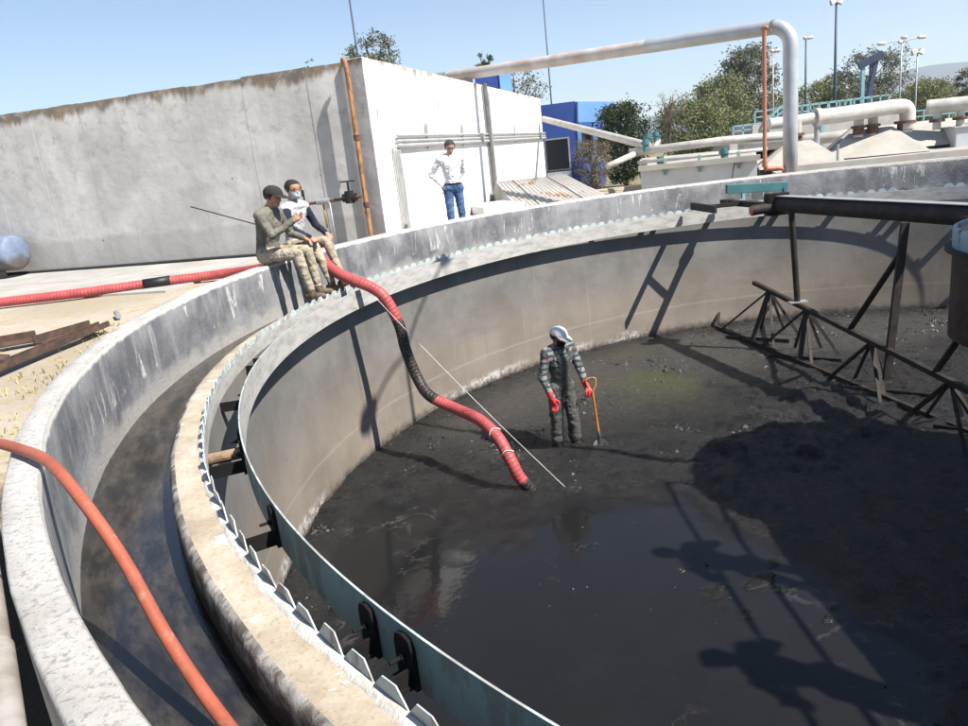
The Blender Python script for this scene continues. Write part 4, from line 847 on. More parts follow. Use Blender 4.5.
def lamp(loc, H, kind, label, mat, r=.06):
    t = empty('street_lamp', loc, label, 'lamp post', 'lamp posts behind the plant'); b = Vector(loc)
    m = MB(); m.tube([b, b+Vector((0,0,H*.5)), b+Vector((0,0,H))], [r, r*.85, r*.6], 10); m.build('pole', mat, t, smooth=True)
    top = b+Vector((0,0,H))
    def head(p, d): m = MB(); d = Vector(d); m.tube([p-d*.12, p, p+d*.28, p+d*.42], [.05, .10, .11, .03], 10); m.build('lamp_head', MT['lampgrey'], t, smooth=True)
    if kind == 'double':
        for s in (-1, 1):
            q = top+Vector((s*1.0, 0, .12 if s > 0 else .0)); m = MB(); m.tube(spline([top+Vector((0,0,-.05)), top+Vector((s*.4,0,.06)), q], 4), .03, 8); m.build('arm', MT['galv'], t, smooth=True); head(q, (s, 0, .03))
        head(top+Vector((.02,0,.2)), (.6, -.3, 0)); head(top+Vector((-.05,0,0)), (-.5, -.5, -.1))
    elif kind == 'flood':
        for s in (-1, 1): m = MB(); m.box(top+Vector((s*.18,0,.02)), (.30, .22, .26), Matrix.Rotation(s*.5, 3, 'Y'), taper=.7); m.build('lamp_head', MT['lampgrey'], t, bevel=.02)
    else: head(top+Vector((.15,0,0)), (.8, 0, .1)); head(top, (-.4, 0, .15))
lamp((13.62, 33.1, -1.4), 7.7, 'flood', 'tall dark blue floodlight pole reaching the top edge of the photo', MT['navy'], .085)
lamp((12.47, 38.1, -1.4), 6.15, 'single', 'slim grey lamp pole seen between the salmon pipe and silver riser', MT['galv'], .06)
lamp((16.56, 43.1, -1.4), 7.1, 'single', 'slim blue grey lamp pole just right of the silver riser', MT['navy'], .075)
lamp((19.79, 38.1, -1.4), 5.9, 'double', 'grey lamp post with two spread arms at upper right', MT['galv'], .06)
lamp((17.79, 33.1, -1.4), 4.95, 'flood', 'short grey floodlight pole beside the two armed lamp', MT['galv'], .055)

def blue_building():
    t = empty('blue_building', (.8, 37, -1.5), 'bright blue single storey building beyond the white wall', 'building')
    z0 = -1.55; z1 = 3.12; A, B, C = Vector((-3.2, 36.2, 0)), Vector((.68, 35.0, 0)), Vector((2.72, 36.1, 0)); D = Vector((0, 41, 0))
    d = (B-A).normalized(); n1 = Vector((d.y, -d.x, 0)); e = (C-B).normalized(); n2 = Vector((e.y, -e.x, 0))
    m = MB(); m.prism([(A.x, A.y), (B.x, B.y), (D.x+.5, D.y), (A.x, A.y+5)], z0, z1); m.build('wall', MT['bluewall'], t)
    m = MB(); q = lerp(A, B, .72)+n1*.03; m.bar(q+Vector((0,0,-.35)), q+Vector((0,0,1.35)), 1.35, .05, up=n1); m.build('window_frame', MT['conduit'], t)
    m = MB(); m.bar(q+n1*.03+Vector((0,0,-.28)), q+n1*.03+Vector((0,0,1.28)), 1.2, .03, up=n1); m.build('window_pane', MT['glass'], t)
    m = MB(); q2 = lerp(A, B, .72)+n1*.02; m.bar(q2+Vector((0,0,z0)), q2+Vector((0,0,-.4)), 1.35, .03, up=n1); m.build('white_dado', MT['whitetank'], t)
    # porch wing: fascia on posts
    m = MB(); f0, f1 = B+e*.02, B+e*2.55; m.bar(f0+Vector((0,0,2.55)), f1+Vector((0,0,2.40)), .3, 1.05); m.build('fascia', MT['bluelight'], t)
    for s in (.12, 1.15, 2.45): m = MB(); p = B+e*s; m.bar(p+Vector((0,0,z0)), p+Vector((0,0,2.05)), .2, .22); m.build('post', MT['bluelight'], t)
    m = MB(); m.prism([((B-n2*1.2).x, (B-n2*1.2).y), ((B+e*2.7-n2*1.2).x, (B+e*2.7-n2*1.2).y), ((B+e*2.7-n2*3).x, (B+e*2.7-n2*3).y), ((B-n2*3).x, (B-n2*3).y)], z0, 2.4); m.build('recessed_wall', MT['bluewall'], t)
    m = MB(); q = B+e*1.3-n2*1.15; m.bar(q+Vector((0,0,.3)), q+Vector((0,0,1.7)), 2.0, .04, up=n2); m.build('window_pane', MT['glass'], t)
    m = MB(); q = B+e*1.6+n2*.1; m.box(q+Vector((0,0,.0)), (1.5, .4, .3)); m.build('awning', MT['whitetank'], t)
    t = empty('blue_block', (-4, 27.6, -1.6), 'small blue painted block showing above the white wall under the overhead pipe', 'building')
    m = MB(); m.prism([(-4.70, 27.2), (-3.72, 27.0), (-3.15, 27.8), (-4.1, 28.1)], -1.6, 4.4); m.build('body', MT['bluewall'], t)
    m = MB(); m.prism([(-3.70, 26.98), (-3.14, 27.76), (-3.10, 27.74), (-3.66, 26.94)], -1.6, 4.38); m.build('sunlit_side', MT['bluelight'], t)  # pale sheet carries the block's sunlit side as colour
    for x, y, z0, z1, r, lab in ((-9.05, 23.1, 2.0, 7.2, .045, 'dark antenna mast rising behind the grey wall'), (1.6, 53.1, -1.4, 12.5, .06, 'thin tall radio mast far behind the overhead pipe')):
        m = MB(); m.tube([(x+.02, y, z0), (x, y, z1)], [r, r*.7], 8); tag(m.build('antenna_mast', MT['navy'], smooth=True), lab, 'mast')
blue_building()

# ------------------------------------------------------------------ trees
LEAF = dict(dark=m_leaf('dark_leaf', (.022,.036,.014), (.045,.062,.022)), olive=m_leaf('olive_leaf', (.105,.12,.05), (.155,.165,.075)), grey=m_leaf('grey_green_leaf', (.075,.083,.056), (.125,.13,.088)), dry=m_leaf('dry_leaf', (.12,.095,.062), (.17,.14,.10)))
def tree(name, base, top, crown_r, n_clump, leaf, label, cat='tree', leaf_s=.16, per=60, low=.25, spread=.22, seed=1, dens=1., group='trees beyond the plant'):
    r = random.Random(seed); b = Vector(base); H = top-b.z; t = empty(name, b, label, cat, group)
    m = MB(); crown = MB(); tips = []
    trunk = [b, b+Vector((r.uniform(-.1,.1)*H*.3, r.uniform(-.1,.1), H*.35)), b+Vector((r.uniform(-.1,.1)*H*.4, 0, H*.7)), b+Vector((r.uniform(-.05,.05)*H, 0, H*.92))]
    sp = spline(trunk, 4); rr0 = .022*H+.03; m.tube(sp, [rr0*(1-.85*i/(len(sp)-1)) for i in range(len(sp))], 8)
    n_clump = int(n_clump*1.9)
    for k in range(n_clump):
        u = r.random(); z = low + (1-low)*u; prof = math.sin(math.pi*min(1, max(.08, (1-u)**.75*.85+.1)))**.6
        a = r.uniform(0, 2*math.pi); rad = crown_r*prof*math.sqrt(r.uniform(.15, 1.0)); c = b+Vector((rad*math.cos(a), rad*math.sin(a), H*z*r.uniform(.93, 1.0)))
        tips.append(c)
        if k % 3 == 0:
            s = sp[min(len(sp)-1, int(len(sp)*max(.2, z-.3)))]; mid = lerp(s, c, .55)+Vector((0,0,-.05*H)); m.tube(spline([s, mid, c], 3), [rr0*.35*(1-.8*i/6) for i in range(7)], 5)
    for c in tips:
        cs = crown_r*spread*r.uniform(.7, 1.5)
        for q in range(int(per*1.75*dens*r.uniform(.6, 1.3))):
            d = Vector((r.gauss(0,1), r.gauss(0,1), r.gauss(0,.75)))*cs*.6; p = c+d; s = .8*leaf_s*r.uniform(.5, 1.2)
            x = Vector((r.gauss(0,1), r.gauss(0,1), r.gauss(0,1))).normalized(); y = x.orthogonal().normalized(); y.rotate(Matrix.Rotation(r.uniform(0, 6.28), 3, x)); 
            crown.add([p-x*s*.5, p+y*s*.28, p+x*s*.5, p-y*s*.28], [(0,1,2,3)])
    m.build('trunk', MT['bark'], t, smooth=True); crown.build('crown', leaf, t)
tree('broadleaf_tree', (2.75, 33.1, -1.5), 2.75, 1.25, 60, LEAF['dark'], 'dense dark green tree right of the blue building', leaf_s=.20, per=70, low=.12, seed=2, spread=.25)
tree('dry_bush', (0.05, 27.1, -1.3), 1.15, .80, 45, LEAF['dry'], 'dry brownish bush in front of the blue building', 'bush', leaf_s=.10, per=40, low=.1, seed=3, spread=.25)
tree('broadleaf_tree', (9.85, 45.1, -1.4), 3.0, 2.2, 70, LEAF['olive'], 'rounded olive green tree behind the low white tank', leaf_s=.24, per=65, low=.12, seed=4)
tree('bare_tree', (7.2, 41.1, -1.4), 3.5, .95, 26, LEAF['dry'], 'nearly bare twiggy tree between the dark tree and olive tree', leaf_s=.10, per=14, low=.35, seed=5)
tree('broadleaf_tree', (13.9, 51.1, -1.4), 4.4, 2.1, 70, LEAF['olive'], 'light olive tree left of the salmon pipe', leaf_s=.26, per=60, low=.15, seed=6)
tree('broadleaf_tree', (17.6, 56.1, -1.4), 6.9, 2.1, 80, LEAF['grey'], 'tall dark grey green tree behind the salmon pipe', leaf_s=.28, per=60, low=.2, seed=8)
tree('broadleaf_tree', (26.1, 53.1, -1.4), 5.4, 2.5, 60, LEAF['grey'], 'loose tall tree behind the navy hoist frame', leaf_s=.25, per=42, low=.25, seed=9, spread=.17)
tree('broadleaf_tree', (22.4, 55.1, -1.4), 3.4, 2.0, 50, LEAF['olive'], 'low olive tree between the tall blue pole and silver riser', leaf_s=.26, per=60, low=.1, seed=10)
tree('broadleaf_tree', (26.2, 60.1, -1.4), 4.1, 1.6, 40, LEAF['olive'], 'small rounded tree just right of the tall blue pole', leaf_s=.26, per=55, low=.1, seed=11)
tree('broadleaf_tree', (31.4, 55.1, -1.4), 2.6, 2.2, 50, LEAF['olive'], 'low yellowish tree behind the two armed lamp', leaf_s=.26, per=55, low=.1, seed=12)
tree('broadleaf_tree', (35.0, 60.1, -1.4), 2.8, 2.2, 50, LEAF['olive'], 'low olive tree above the open stub pipe', leaf_s=.26, per=55, low=.1, seed=22)
tree('broadleaf_tree', (30.6, 48.1, -1.4), 2.95, 1.0, 36, LEAF['grey'], 'grey green tree cut by the right edge of the photo', leaf_s=.22, per=50, low=.3, seed=13)
tree('broadleaf_tree', (38.4, 66.1, -1.4), 2.5, 2.6, 46, LEAF['dry'], 'brownish low tree far behind at the right', leaf_s=.26, per=50, low=.1, seed=14)
tree('broadleaf_tree', (29.5, 62.1, -1.4), 3.0, 2.4, 46, LEAF['olive'], 'dull green tree filling the gap right of the navy hoist', leaf_s=.26, per=50, low=.1, seed=15)
tree('broadleaf_tree', (19.5, 58.1, -1.4), 3.2, 2.4, 46, LEAF['olive'], 'low green tree behind the silver riser', leaf_s=.26, per=50, low=.1, seed=16)
tree('conifer_tree', (-8.85, 26.3, -.9), 6.15, 1.25, 46, LEAF['grey'], 'grey green tree top showing above the grey wall corner', leaf_s=.16, per=38, low=.6, seed=17, spread=.2)
tree('dry_bush', (-10.75, 23.1, -.9), 5.3, .28, 8, LEAF['dry'], 'small twig tuft showing above the grey wall', 'bush', leaf_s=.09, per=18, low=.85, seed=18)
tree('broadleaf_tree', (-1.85, 43.1, -1.4), 6.0, 2.0, 40, LEAF['grey'], 'sparse tree top behind the end of the white wall', leaf_s=.22, per=24, low=.5, seed=19, spread=.2)
tree('broadleaf_tree', (-3.6, 43.6, -1.4), 7.4, .6, 14, LEAF['grey'], 'small round tree top peeking over the overhead pipe', leaf_s=.2, per=40, low=.72, seed=20)

# ------------------------------------------------------------------ dry grass
def grass():
    r = random.Random(5); m = MB()
    def tuft(x, y, n, h):
        for k in range(n):
            a = r.uniform(0, 6.28); l = h*r.uniform(.5, 1.2); d = Vector((math.cos(a), math.sin(a), 0)); s = d.cross(Vector((0,0,1)))*.006; b = Vector((x+r.gauss(0,.05), y+r.gauss(0,.05), GZ-.03)); mid = b+d*l*.25+Vector((0,0,l*.6)); tip = b+d*l*.7+Vector((0,0,l*.85))
            m.add([b-s, b+s, mid+s*.8, mid-s*.8, tip], [(0,1,2,3), (3,2,4)])
    for i in range(420):
        a = R_(r.uniform(165, 205)); Rr = 8.95 + abs(r.gauss(0, 1.0)); x, y = Rr*math.cos(a), Rr*math.sin(a)
        if mnoise.noise(Vector((x*1.3, y*1.3, 3))) < -.05: continue
        tuft(x, y, 4, .075)
    for i in range(9): a = R_(r.uniform(207, 218)); tuft(8.90*math.cos(a), 8.90*math.sin(a), 4, .22)
    for i in range(60): tuft(r.uniform(-3.5, 0), r.uniform(10.2, 12.4), 6, .14)
    o = m.build('dry_grass', MT['grass']); tag(o, 'dry straw coloured grass around the tank wall', 'grass', kind='stuff')
grass()
def mountains():
    m = MB(); vs = []; n = 160
    for i in range(n+1):
        a = R_(150 - 150*i/n); Rr = 2250
        h = 45 + 62*abs(mnoise.noise(Vector((i*.045, 1.7, 0)))) + 22*mnoise.noise(Vector((i*.16, 5, 0))) + 8*mnoise.noise(Vector((i*.5, 9, 0)))
        h += 30*math.exp(-((math.degrees(a)-57.5)/5.)**2)
        for Rk, hk in ((Rr-250, -5), (Rr-80, h*.55), (Rr, h), (Rr+300, -5)): vs.append((Rk*math.cos(a), Rk*math.sin(a), hk))
    m.add(vs, [(i*4+k, (i+1)*4+k, (i+1)*4+k+1, i*4+k+1) for i in range(n) for k in range(3)]); o = m.build('hills', MT['mount'], smooth=True); tag(o, kind='structure')
mountains()

# ================================================================== PEOPLE
SK = dict(skin=m_plain('brown_skin', (.40,.22,.145), (.33,.175,.11), .55, scale=8, bump=.05), hair=m_plain('black_hair', (.012,.010,.009), (.02,.017,.015), .6, scale=30, bump=.8), greyhair=m_plain('greying_hair', (.05,.045,.042), (.02,.018,.017), .7, scale=40, bump=.8),
    eye=m_plain('dark_eye', (.012,.01,.01), rough=.2, bump=0), olive=m_fabric('dark_olive_overshirt', (.165,.155,.13), (.10,.095,.08)), olive_lt=m_fabric('faded_olive_sleeve', (.22,.21,.17), (.14,.13,.105)), camo=m_fabric('sandy_work_trousers', (.38,.33,.25), (.24,.20,.145), dirt=(.15,.125,.09)),
    boot=m_plain('dusty_boot', (.16,.115,.075), (.06,.045,.035), .8, scale=14), darkcap=m_fabric('charcoal_cap', (.035,.034,.036)), white=m_fabric('white_cloth', (.74,.74,.75), (.66,.66,.68)), vest=m_fabric('white_vest', (.46,.46,.465), (.33,.33,.34)), navy=m_fabric('navy_sleeve', (.022,.026,.045)),
    mask=m_fabric('pale_blue_mask', (.42,.55,.66), folds=.2), jeans=m_fabric('blue_jeans', (.085,.16,.30), (.045,.085,.17)), belt=m_plain('black_belt', (.012,.011,.010)), wader=m_fabric('muddy_grey_wader', (.088,.09,.082), (.066,.067,.061), dirt=(.052,.051,.046), rough=.55), plaid=m_plaid('plaid_shirt'), shoulder=m_fabric('maroon_shoulder', (.10,.055,.05)),
    glove=m_plain('red_rubber_glove', (.50,.035,.05), (.38,.025,.035), .5, scale=20), capw=m_fabric('white_cap', (.72,.70,.66)), facemask=m_fabric('black_face_mask', (.012,.012,.013), folds=.2), darkshoe=m_plain('black_shoe', (.02,.02,.02)))
def body_mesh(name, prims, mats, voxel=.0085, override=None):
    """one continuous skin from tapered capsules: voxel remesh, smooth, then colour each face by the nearest capsule"""
    bm = bmesh.new()
    for A, B, ra, rb, reg in prims:
        A = Vector(A); B = Vector(B); d = B-A; L = max(d.length, 1e-4); z = d/L; x = z.orthogonal().normalized(); y = z.cross(x); seg, st = 14, 4; rings = []
        for i in range(st+1): a = math.pi/2*(i/st); rings.append((-ra*math.cos(a), ra*math.sin(a)))
        for i in range(st+1): a = math.pi/2*(i/st); rings.append((L+rb*math.sin(a), rb*math.cos(a)))
        vs = []
        for h, r in rings:
            if r < 1e-5: vs.append([bm.verts.new(A+z*h)])
            else: vs.append([bm.verts.new(A+z*h+(x*math.cos(2*math.pi*k/seg)+y*math.sin(2*math.pi*k/seg))*r) for k in range(seg)])
        for i in range(len(vs)-1):
            a, b = vs[i], vs[i+1]
            for k in range(seg):
                k2 = (k+1) % seg
                if len(a) == 1: bm.faces.new((a[0], b[k2], b[k]))
                elif len(b) == 1: bm.faces.new((a[k], a[k2], b[0]))
                else: bm.faces.new((a[k], a[k2], b[k2], b[k]))
    me = bpy.data.meshes.new(name+'_raw'); bm.to_mesh(me); bm.free(); o = bpy.data.objects.new(name+'_raw', me); COL.objects.link(o)
    md = o.modifiers.new('r', 'REMESH'); md.mode = 'VOXEL'; md.voxel_size = voxel; md.use_smooth_shade = True
    sm = o.modifiers.new('s', 'SMOOTH'); sm.factor = .5; sm.iterations = 4
    dg = bpy.context.evaluated_depsgraph_get(); out = bpy.data.meshes.new_from_object(o.evaluated_get(dg)); bpy.data.objects.remove(o); bpy.data.meshes.remove(me); out.name = name
    regs = sorted(set(p[4] for p in prims) | set(override[1] if override else ())); out.materials.clear()
    for r in regs: out.materials.append(mats[r])
    nf = len(out.polygons); C = np.zeros(nf*3); out.polygons.foreach_get('center', C); C = C.reshape(-1, 3); best = np.full(nf, 1e9); idx = np.zeros(nf, int)
    for A, B, ra, rb, reg in prims:
        A = np.array(A, float); B = np.array(B, float); d = B-A; L2 = max(d@d, 1e-8); t = np.clip(((C-A)@d)/L2, 0, 1); D = np.linalg.norm(C-(A+t[:, None]*d), axis=1)-(ra+(rb-ra)*t)
        k = D < best; best[k] = D[k]; idx[k] = regs.index(reg)
    if override:
        for i in range(nf):
            q = override[0](C[i], regs[idx[i]])
            if q: idx[i] = regs.index(q)
    skinset = {i for i, r in enumerate(regs) if r in ('skin', 'glove', 'shoe', 'belt')}; bad = set()
    for pl in out.polygons:
        if idx[pl.index] in skinset: bad.update(pl.vertices)
    nv = len(out.vertices); co = np.zeros(nv*3); out.vertices.foreach_get('co', co); co = co.reshape(-1, 3); nr = np.array([v.normal[:] for v in out.vertices])
    for i in range(nv):
        if i in bad: continue
        c = Vector(co[i]); q = Vector((c.x*9+c.z*5, c.y*9, c.z*17-c.x*6)); d = .0075*mnoise.noise(q) + .0045*mnoise.noise(q*2.3+Vector((3,1,7))) - .006*abs(mnoise.noise(Vector((c.x*14, c.y*14+c.z*7, c.z*26))))
        co[i] += nr[i]*d
    out.vertices.foreach_set('co', co.ravel())
    out.polygons.foreach_set('material_index', idx.astype(np.int32)); out.polygons.foreach_set('use_smooth', [True]*nf); out.update()
    return out
def hand(w, d, out, curl, reg, s=1., spread=1.):
    """palm and five fingers from wrist w along d; out = thumb side"""
    w = Vector(w); d = Vector(d).normalized(); o = Vector(out); o = (o-d*o.dot(d)).normalized(); n = d.cross(o).normalized(); P = []
    P.append((w, w+d*.055*s+o*.012, .027*s, .030*s, reg)); P.append((w+d*.02*s-o*.012, w+d*.075*s-o*.018, .024*s, .024*s, reg)); P.append((w+d*.03*s+o*.014, w+d*.08*s+o*.018, .022*s, .020*s, reg))
    for i, (k, l) in enumerate(((.030, .075), (.010, .085), (-.011, .078), (-.031, .062))):
        b = w+d*.085*s+o*k*s*spread; m1 = b+(d*math.cos(curl*.6)+n*math.sin(curl*.6))*l*.5*s; tip = m1+(d*math.cos(curl*1.7)+n*math.sin(curl*1.7))*l*.55*s
        P += [(b, m1, .0105*s, .0098*s, reg), (m1, tip, .0095*s, .0082*s, reg)]
    b = w+d*.035*s+o*.030*s; m1 = b+(d*.65+o*.75).normalized()*.042*s; P += [(b, m1, .014*s, .012*s, reg), (m1, m1+(d*.95+n*.35*min(1, curl+.2)).normalized()*.034*s, .0115*s, .0095*s, reg)]
    return P
def head(hc, hf, reg='skin', neck=None):
    """skull, jaw, nose, ears, eye sockets; hc centre of the head, hf facing vector"""
    hc = Vector(hc); f = Vector(hf).normalized(); l = Vector((0,0,1)).cross(f).normalized(); u = f.cross(l); Q = lambda a, b, c: hc+f*a+l*b+u*c
    P = [(Q(-.028,0,.030), Q(.022,0,.028), .088, .082, reg), (Q(-.01,0,-.02), Q(.03,0,-.015), .075, .070, reg), (Q(.030,0,-.045), Q(.052,0,-.085), .056, .036, reg), (Q(.088,0,.0), Q(.106,0,-.030), .010, .015, reg),
         (Q(-.005,.078,.005), Q(-.012,.083,-.025), .016, .012, reg), (Q(-.005,-.078,.005), Q(-.012,-.083,-.025), .016, .012, reg), (Q(.078,.022,-.066), Q(.078,-.022,-.066), .010, .010, reg)]
    if neck is not None: P.append((Vector(neck), Q(-.02,0,-.06), .060, .054, reg))
    return P, (hc, f, l, u)
def head_extras(root, fr, hair=None, cap=None, visor=.085, mask=None, hair_low=-.02):
    hc, f, l, u = fr; Q = lambda a, b, c: hc+f*a+l*b+u*c
    def shell(rx, ry, rz, cz, zmin, cx=-.004, nz=10, ns=28, front=None):
        m = MB(); vs = []; 
        for j in range(nz+1):
            s = zmin+(1-zmin)*j/nz; rr_ = math.sqrt(max(0, 1-s*s))
            for k in range(ns):
                a = 2*math.pi*k/ns; fx = math.cos(a)
                sz = s
                if front is not None and fx > .25: sz = max(s, front*min(1, (fx-.25)/.4)+zmin*(1-min(1, (fx-.25)/.4)))
                q = math.sqrt(max(0, 1-sz*sz)); jj = 1+(.10*mnoise.noise(Vector((math.cos(a)*5, math.sin(a)*5+j*1.3, rx*50))) + .10*mnoise.noise(Vector((math.cos(a)*14, math.sin(a)*14+j*3.1, 4.))))*(0 if cap else 1); vs.append(Q(cx+rx*q*fx*jj, ry*q*math.sin(a)*jj, cz+rz*sz))
        m.add(vs, [(j*ns+k, j*ns+(k+1) % ns, (j+1)*ns+(k+1) % ns, (j+1)*ns+k) for j in range(nz) for k in range(ns)]); return m
    if hair: o = shell(.119, .098, .100, .028, -.55 if not cap else -.60, cx=-.012, front=.62).build('hair', SK[hair], smooth=True); o.parent = root
    if cap:
        o = shell(.128, .107, .105, .036, .10, cx=-.004).build('cap_crown', SK[cap], smooth=True); o.parent = root
        m = MB(); vs = []; n = 14
        for t_ in (0, .004):
            for k in range(n+1):
                a = -1.15+2.3*k/n; ca, sa_ = math.cos(a), math.sin(a)
                vs += [Q(-.004+.118*ca, .102*sa_, .046-t_), Q(.02+(.118+visor)*ca**.8 if ca > 0 else .1, .092*sa_, .030-t_-.012*ca)]
        N = 2*(n+1); fs = [(2*k, 2*k+1, 2*k+3, 2*k+2) for k in range(n)] + [(N+2*k+2, N+2*k+3, N+2*k+1, N+2*k) for k in range(n)] + [(2*k+1, N+2*k+1, N+2*k+3, 2*k+3) for k in range(n)]
        m.add(vs, fs); o = m.build('cap_visor', SK[cap], smooth=True); o.parent = root
    if mask:
        m = MB(); vs = []; nx, nz = 10, 6
        for j in range(nz+1):
            for k in range(nx+1):
                a = -1.25+2.5*k/nx; s = j/nz; bul = .016*math.sin(math.pi*s)*math.cos(a); vs.append(Q(.012+(.090-.018*abs(s-.7)+bul)*math.cos(a), (.080-.022*s)*math.sin(a), -.008-.095*s))
        m.add(vs, [(j*(nx+1)+k, (j+1)*(nx+1)+k, (j+1)*(nx+1)+k+1, j*(nx+1)+k+1) for j in range(nz) for k in range(nx)]); o = m.build('face_mask', SK[mask], smooth=True); o.parent = root
    m = MB()
    for s in (-1, 1):
        c = Q(.090, s*.032, .012); m.tube([c-l*.012, c, c+l*.012], [.002, .007, .002], 6); c2 = Q(.094, s*.034, .032); m.tube([c2-l*.018, c2, c2+l*.018], [.002, .005, .002], 6)
    o = m.build('eyes', SK['eye'], smooth=True); o.parent = root
def torso(pel, waist, chest, hl, hr, sl_, sr, shirt, pants, k=1.):
    pel, waist, chest, hl, hr, sl_, sr = (Vector(a) for a in (pel, waist, chest, hl, hr, sl_, sr))
    return [(hl, hr, .108*k, .108*k, pants), (pel, waist, .128*k, .122*k, shirt), (waist, chest, .122*k, .130*k, shirt), (lerp(waist, hl, .25), lerp(chest, sl_, .45), .095*k, .105*k, shirt), (lerp(waist, hr, .25), lerp(chest, sr, .45), .095*k, .105*k, shirt),
            (sl_, sr, .072*k, .072*k, shirt), (lerp(sl_, sr, .28)+Vector((0,0,.01)), lerp(sl_, sr, .72)+Vector((0,0,.01)), .085*k, .085*k, shirt)]
def limb(a, b, c, r, reg, reg2=None): return [(a, b, r[0], r[1], reg), (b, c, r[1], r[2], reg2 or reg)]

def person(label, loc, face_deg, prims, fr, mats, override=None, group=None, **ex):
    root = empty('person', loc, label, 'person', group, rz=R_(face_deg))
    me = body_mesh('body', prims, {k: SK[v] for k, v in mats.items()}, override=override)
    o = bpy.data.objects.new('body', me); COL.objects.link(o); o.parent = root
    head_extras(root, fr, **ex)
    return root
def P3(*a): return Vector(a)
# --- seated man with dark cap (local: x forward, y left, z up; origin on the wall top)
def seated_man():
    hl, hr = P3(.02,.085,.115), P3(.02,-.085,.115); sl_, sr = P3(.12,.185,.60), P3(.10,-.185,.60)
    p = torso((.0,0,.13), (.03,0,.28), (.08,0,.49), hl, hr, sl_, sr, 'shirt', 'pants', 1.16)
    h, fr = head((.215,-.01,.80), (.95,-.12,-.22), 'skin', (.10,0,.63)); p += h
    p += limb(hr, (.47,-.13,.10), (.56,-.10,-.345), (.100,.072,.052), 'pants'); p += limb(hl, (.47,.15,.11), (.52,.17,-.345), (.100,.072,.052), 'pants')
    for y, x in ((-.10, .56), (.17, .52)): p += [((x-.05,y,-.42), (x+.15,y*1.1,-.435), .048, .042, 'shoe'), ((x,y,-.35), (x,y,-.41), .052, .052, 'shoe')]
    p += limb(sr, (.26,-.27,.36), (.50,-.16,.50), (.068,.054,.040), 'shirt', 'sleeve'); p += hand((.50,-.16,.50), (.75,.25,.35), (0,.5,.8), .35, 'skin')
    p += limb(sl_, (.20,.30,.32), (.42,.20,.26), (.068,.054,.040), 'shirt', 'sleeve'); p += hand((.42,.20,.25), (.85,-.25,-.3), (0,-.8,.4), .5, 'skin')
    person('seated worker in dark cap and faded olive shirt perched on the tank rim', (-8.18, 2.58, .005), -16, p, fr, dict(shirt='olive', sleeve='olive_lt', pants='camo', skin='skin', shoe='boot'), hair='hair', cap='darkcap')
seated_man()
def masked_man():
    hl, hr = P3(.02,.085,.115), P3(.02,-.085,.115); sl_, sr = P3(.09,.19,.62), P3(.10,-.19,.62)
    p = torso((.0,0,.13), (.02,0,.29), (.06,0,.51), hl, hr, sl_, sr, 'shirt', 'pants', 1.0)
    h, fr = head((.135,-.01,.85), (.92,-.25,-.2), 'skin', (.07,0,.66)); p += h
    p += limb(hr, (.40,-.10,.15), (.60,-.10,-.345), (.098,.070,.050), 'pants'); p += limb(hl, (.42,.14,.15), (.58,.16,-.345), (.098,.070,.050), 'pants')
    for y, x in ((-.10, .60), (.16, .58)): p += [((x-.05,y,-.42), (x+.15,y*1.1,-.435), .047, .042, 'shoe'), ((x,y,-.35), (x,y,-.41), .050, .050, 'shoe')]
    p += limb(sr, (.20,-.26,.38), (.42,-.17,.24), (.070,.054,.040), 'sleeve'); p += hand((.42,-.17,.235), (.8,.1,-.45), (0,.8,.3), .6, 'skin')
    p += limb(sl_, (.16,.28,.36), (.38,.20,.25), (.066,.052,.040), 'sleeve'); p += hand((.38,.20,.25), (.8,-.1,-.4), (0,-.8,.3), .6, 'skin')
    person('seated worker in white vest, navy sleeves and pale blue face mask', (-7.965, 3.19, .005), -30, p, fr, dict(shirt='vest', sleeve='navy', pants='camo', skin='skin', shoe='boot'), hair='hair', mask='mask')
masked_man()
def standing_man():
    k = 1.0; hl, hr = P3(0,.09,.93), P3(0,-.09,.93); sl_, sr = P3(.02,.20,1.46), P3(.02,-.20,1.46)
    p = torso((0,0,.98), (.02,0,1.12), (.03,0,1.33), hl, hr, sl_, sr, 'shirt', 'pants', 1.10)
    h, fr = head((.08,0,1.655), (.85,-.12,-.45), 'skin', (.02,0,1.49)); p += h
    p += limb(hr, (.04,-.11,.50), (.0,-.12,.10), (.100,.074,.056), 'pants'); p += limb(hl, (.02,.11,.50), (-.02,.13,.10), (.100,.074,.056), 'pants')
    for y in (-.12, .13): p += [((-.06,y,.045), (.17,y*1.15,.04), .045, .040, 'shoe')]
    p += limb(sr, (-.10,-.36,1.20), (-.02,-.20,1.00), (.070,.056,.042), 'shirt'); p += hand((-.02,-.20,.99), (.25,.25,-.9), (.8,0,.2), .7, 'skin')
    p += limb(sl_, (-.12,.26,1.20), (-.17,.10,1.02), (.070,.056,.042), 'shirt'); p += hand((-.17,.10,1.01), (-.1,-.55,-.6), (.8,0,.2), .6, 'skin')
    ov = (lambda c, r: 'belt' if r in ('shirt', 'pants') and .985 < c[2] < 1.025 and abs(c[1]) < .165 and abs(c[0]) < .2 else ('pants' if r == 'shirt' and c[2] <= .985 and abs(c[1]) < .15 else None), ('belt',))
    person('standing man in white shirt and blue jeans looking down beyond the rim', (-5.86, 7.32, -.45), -72, p, fr, dict(shirt='white', pants='jeans', skin='skin', shoe='darkshoe', belt='belt'), override=ov, hair='greyhair')
standing_man()
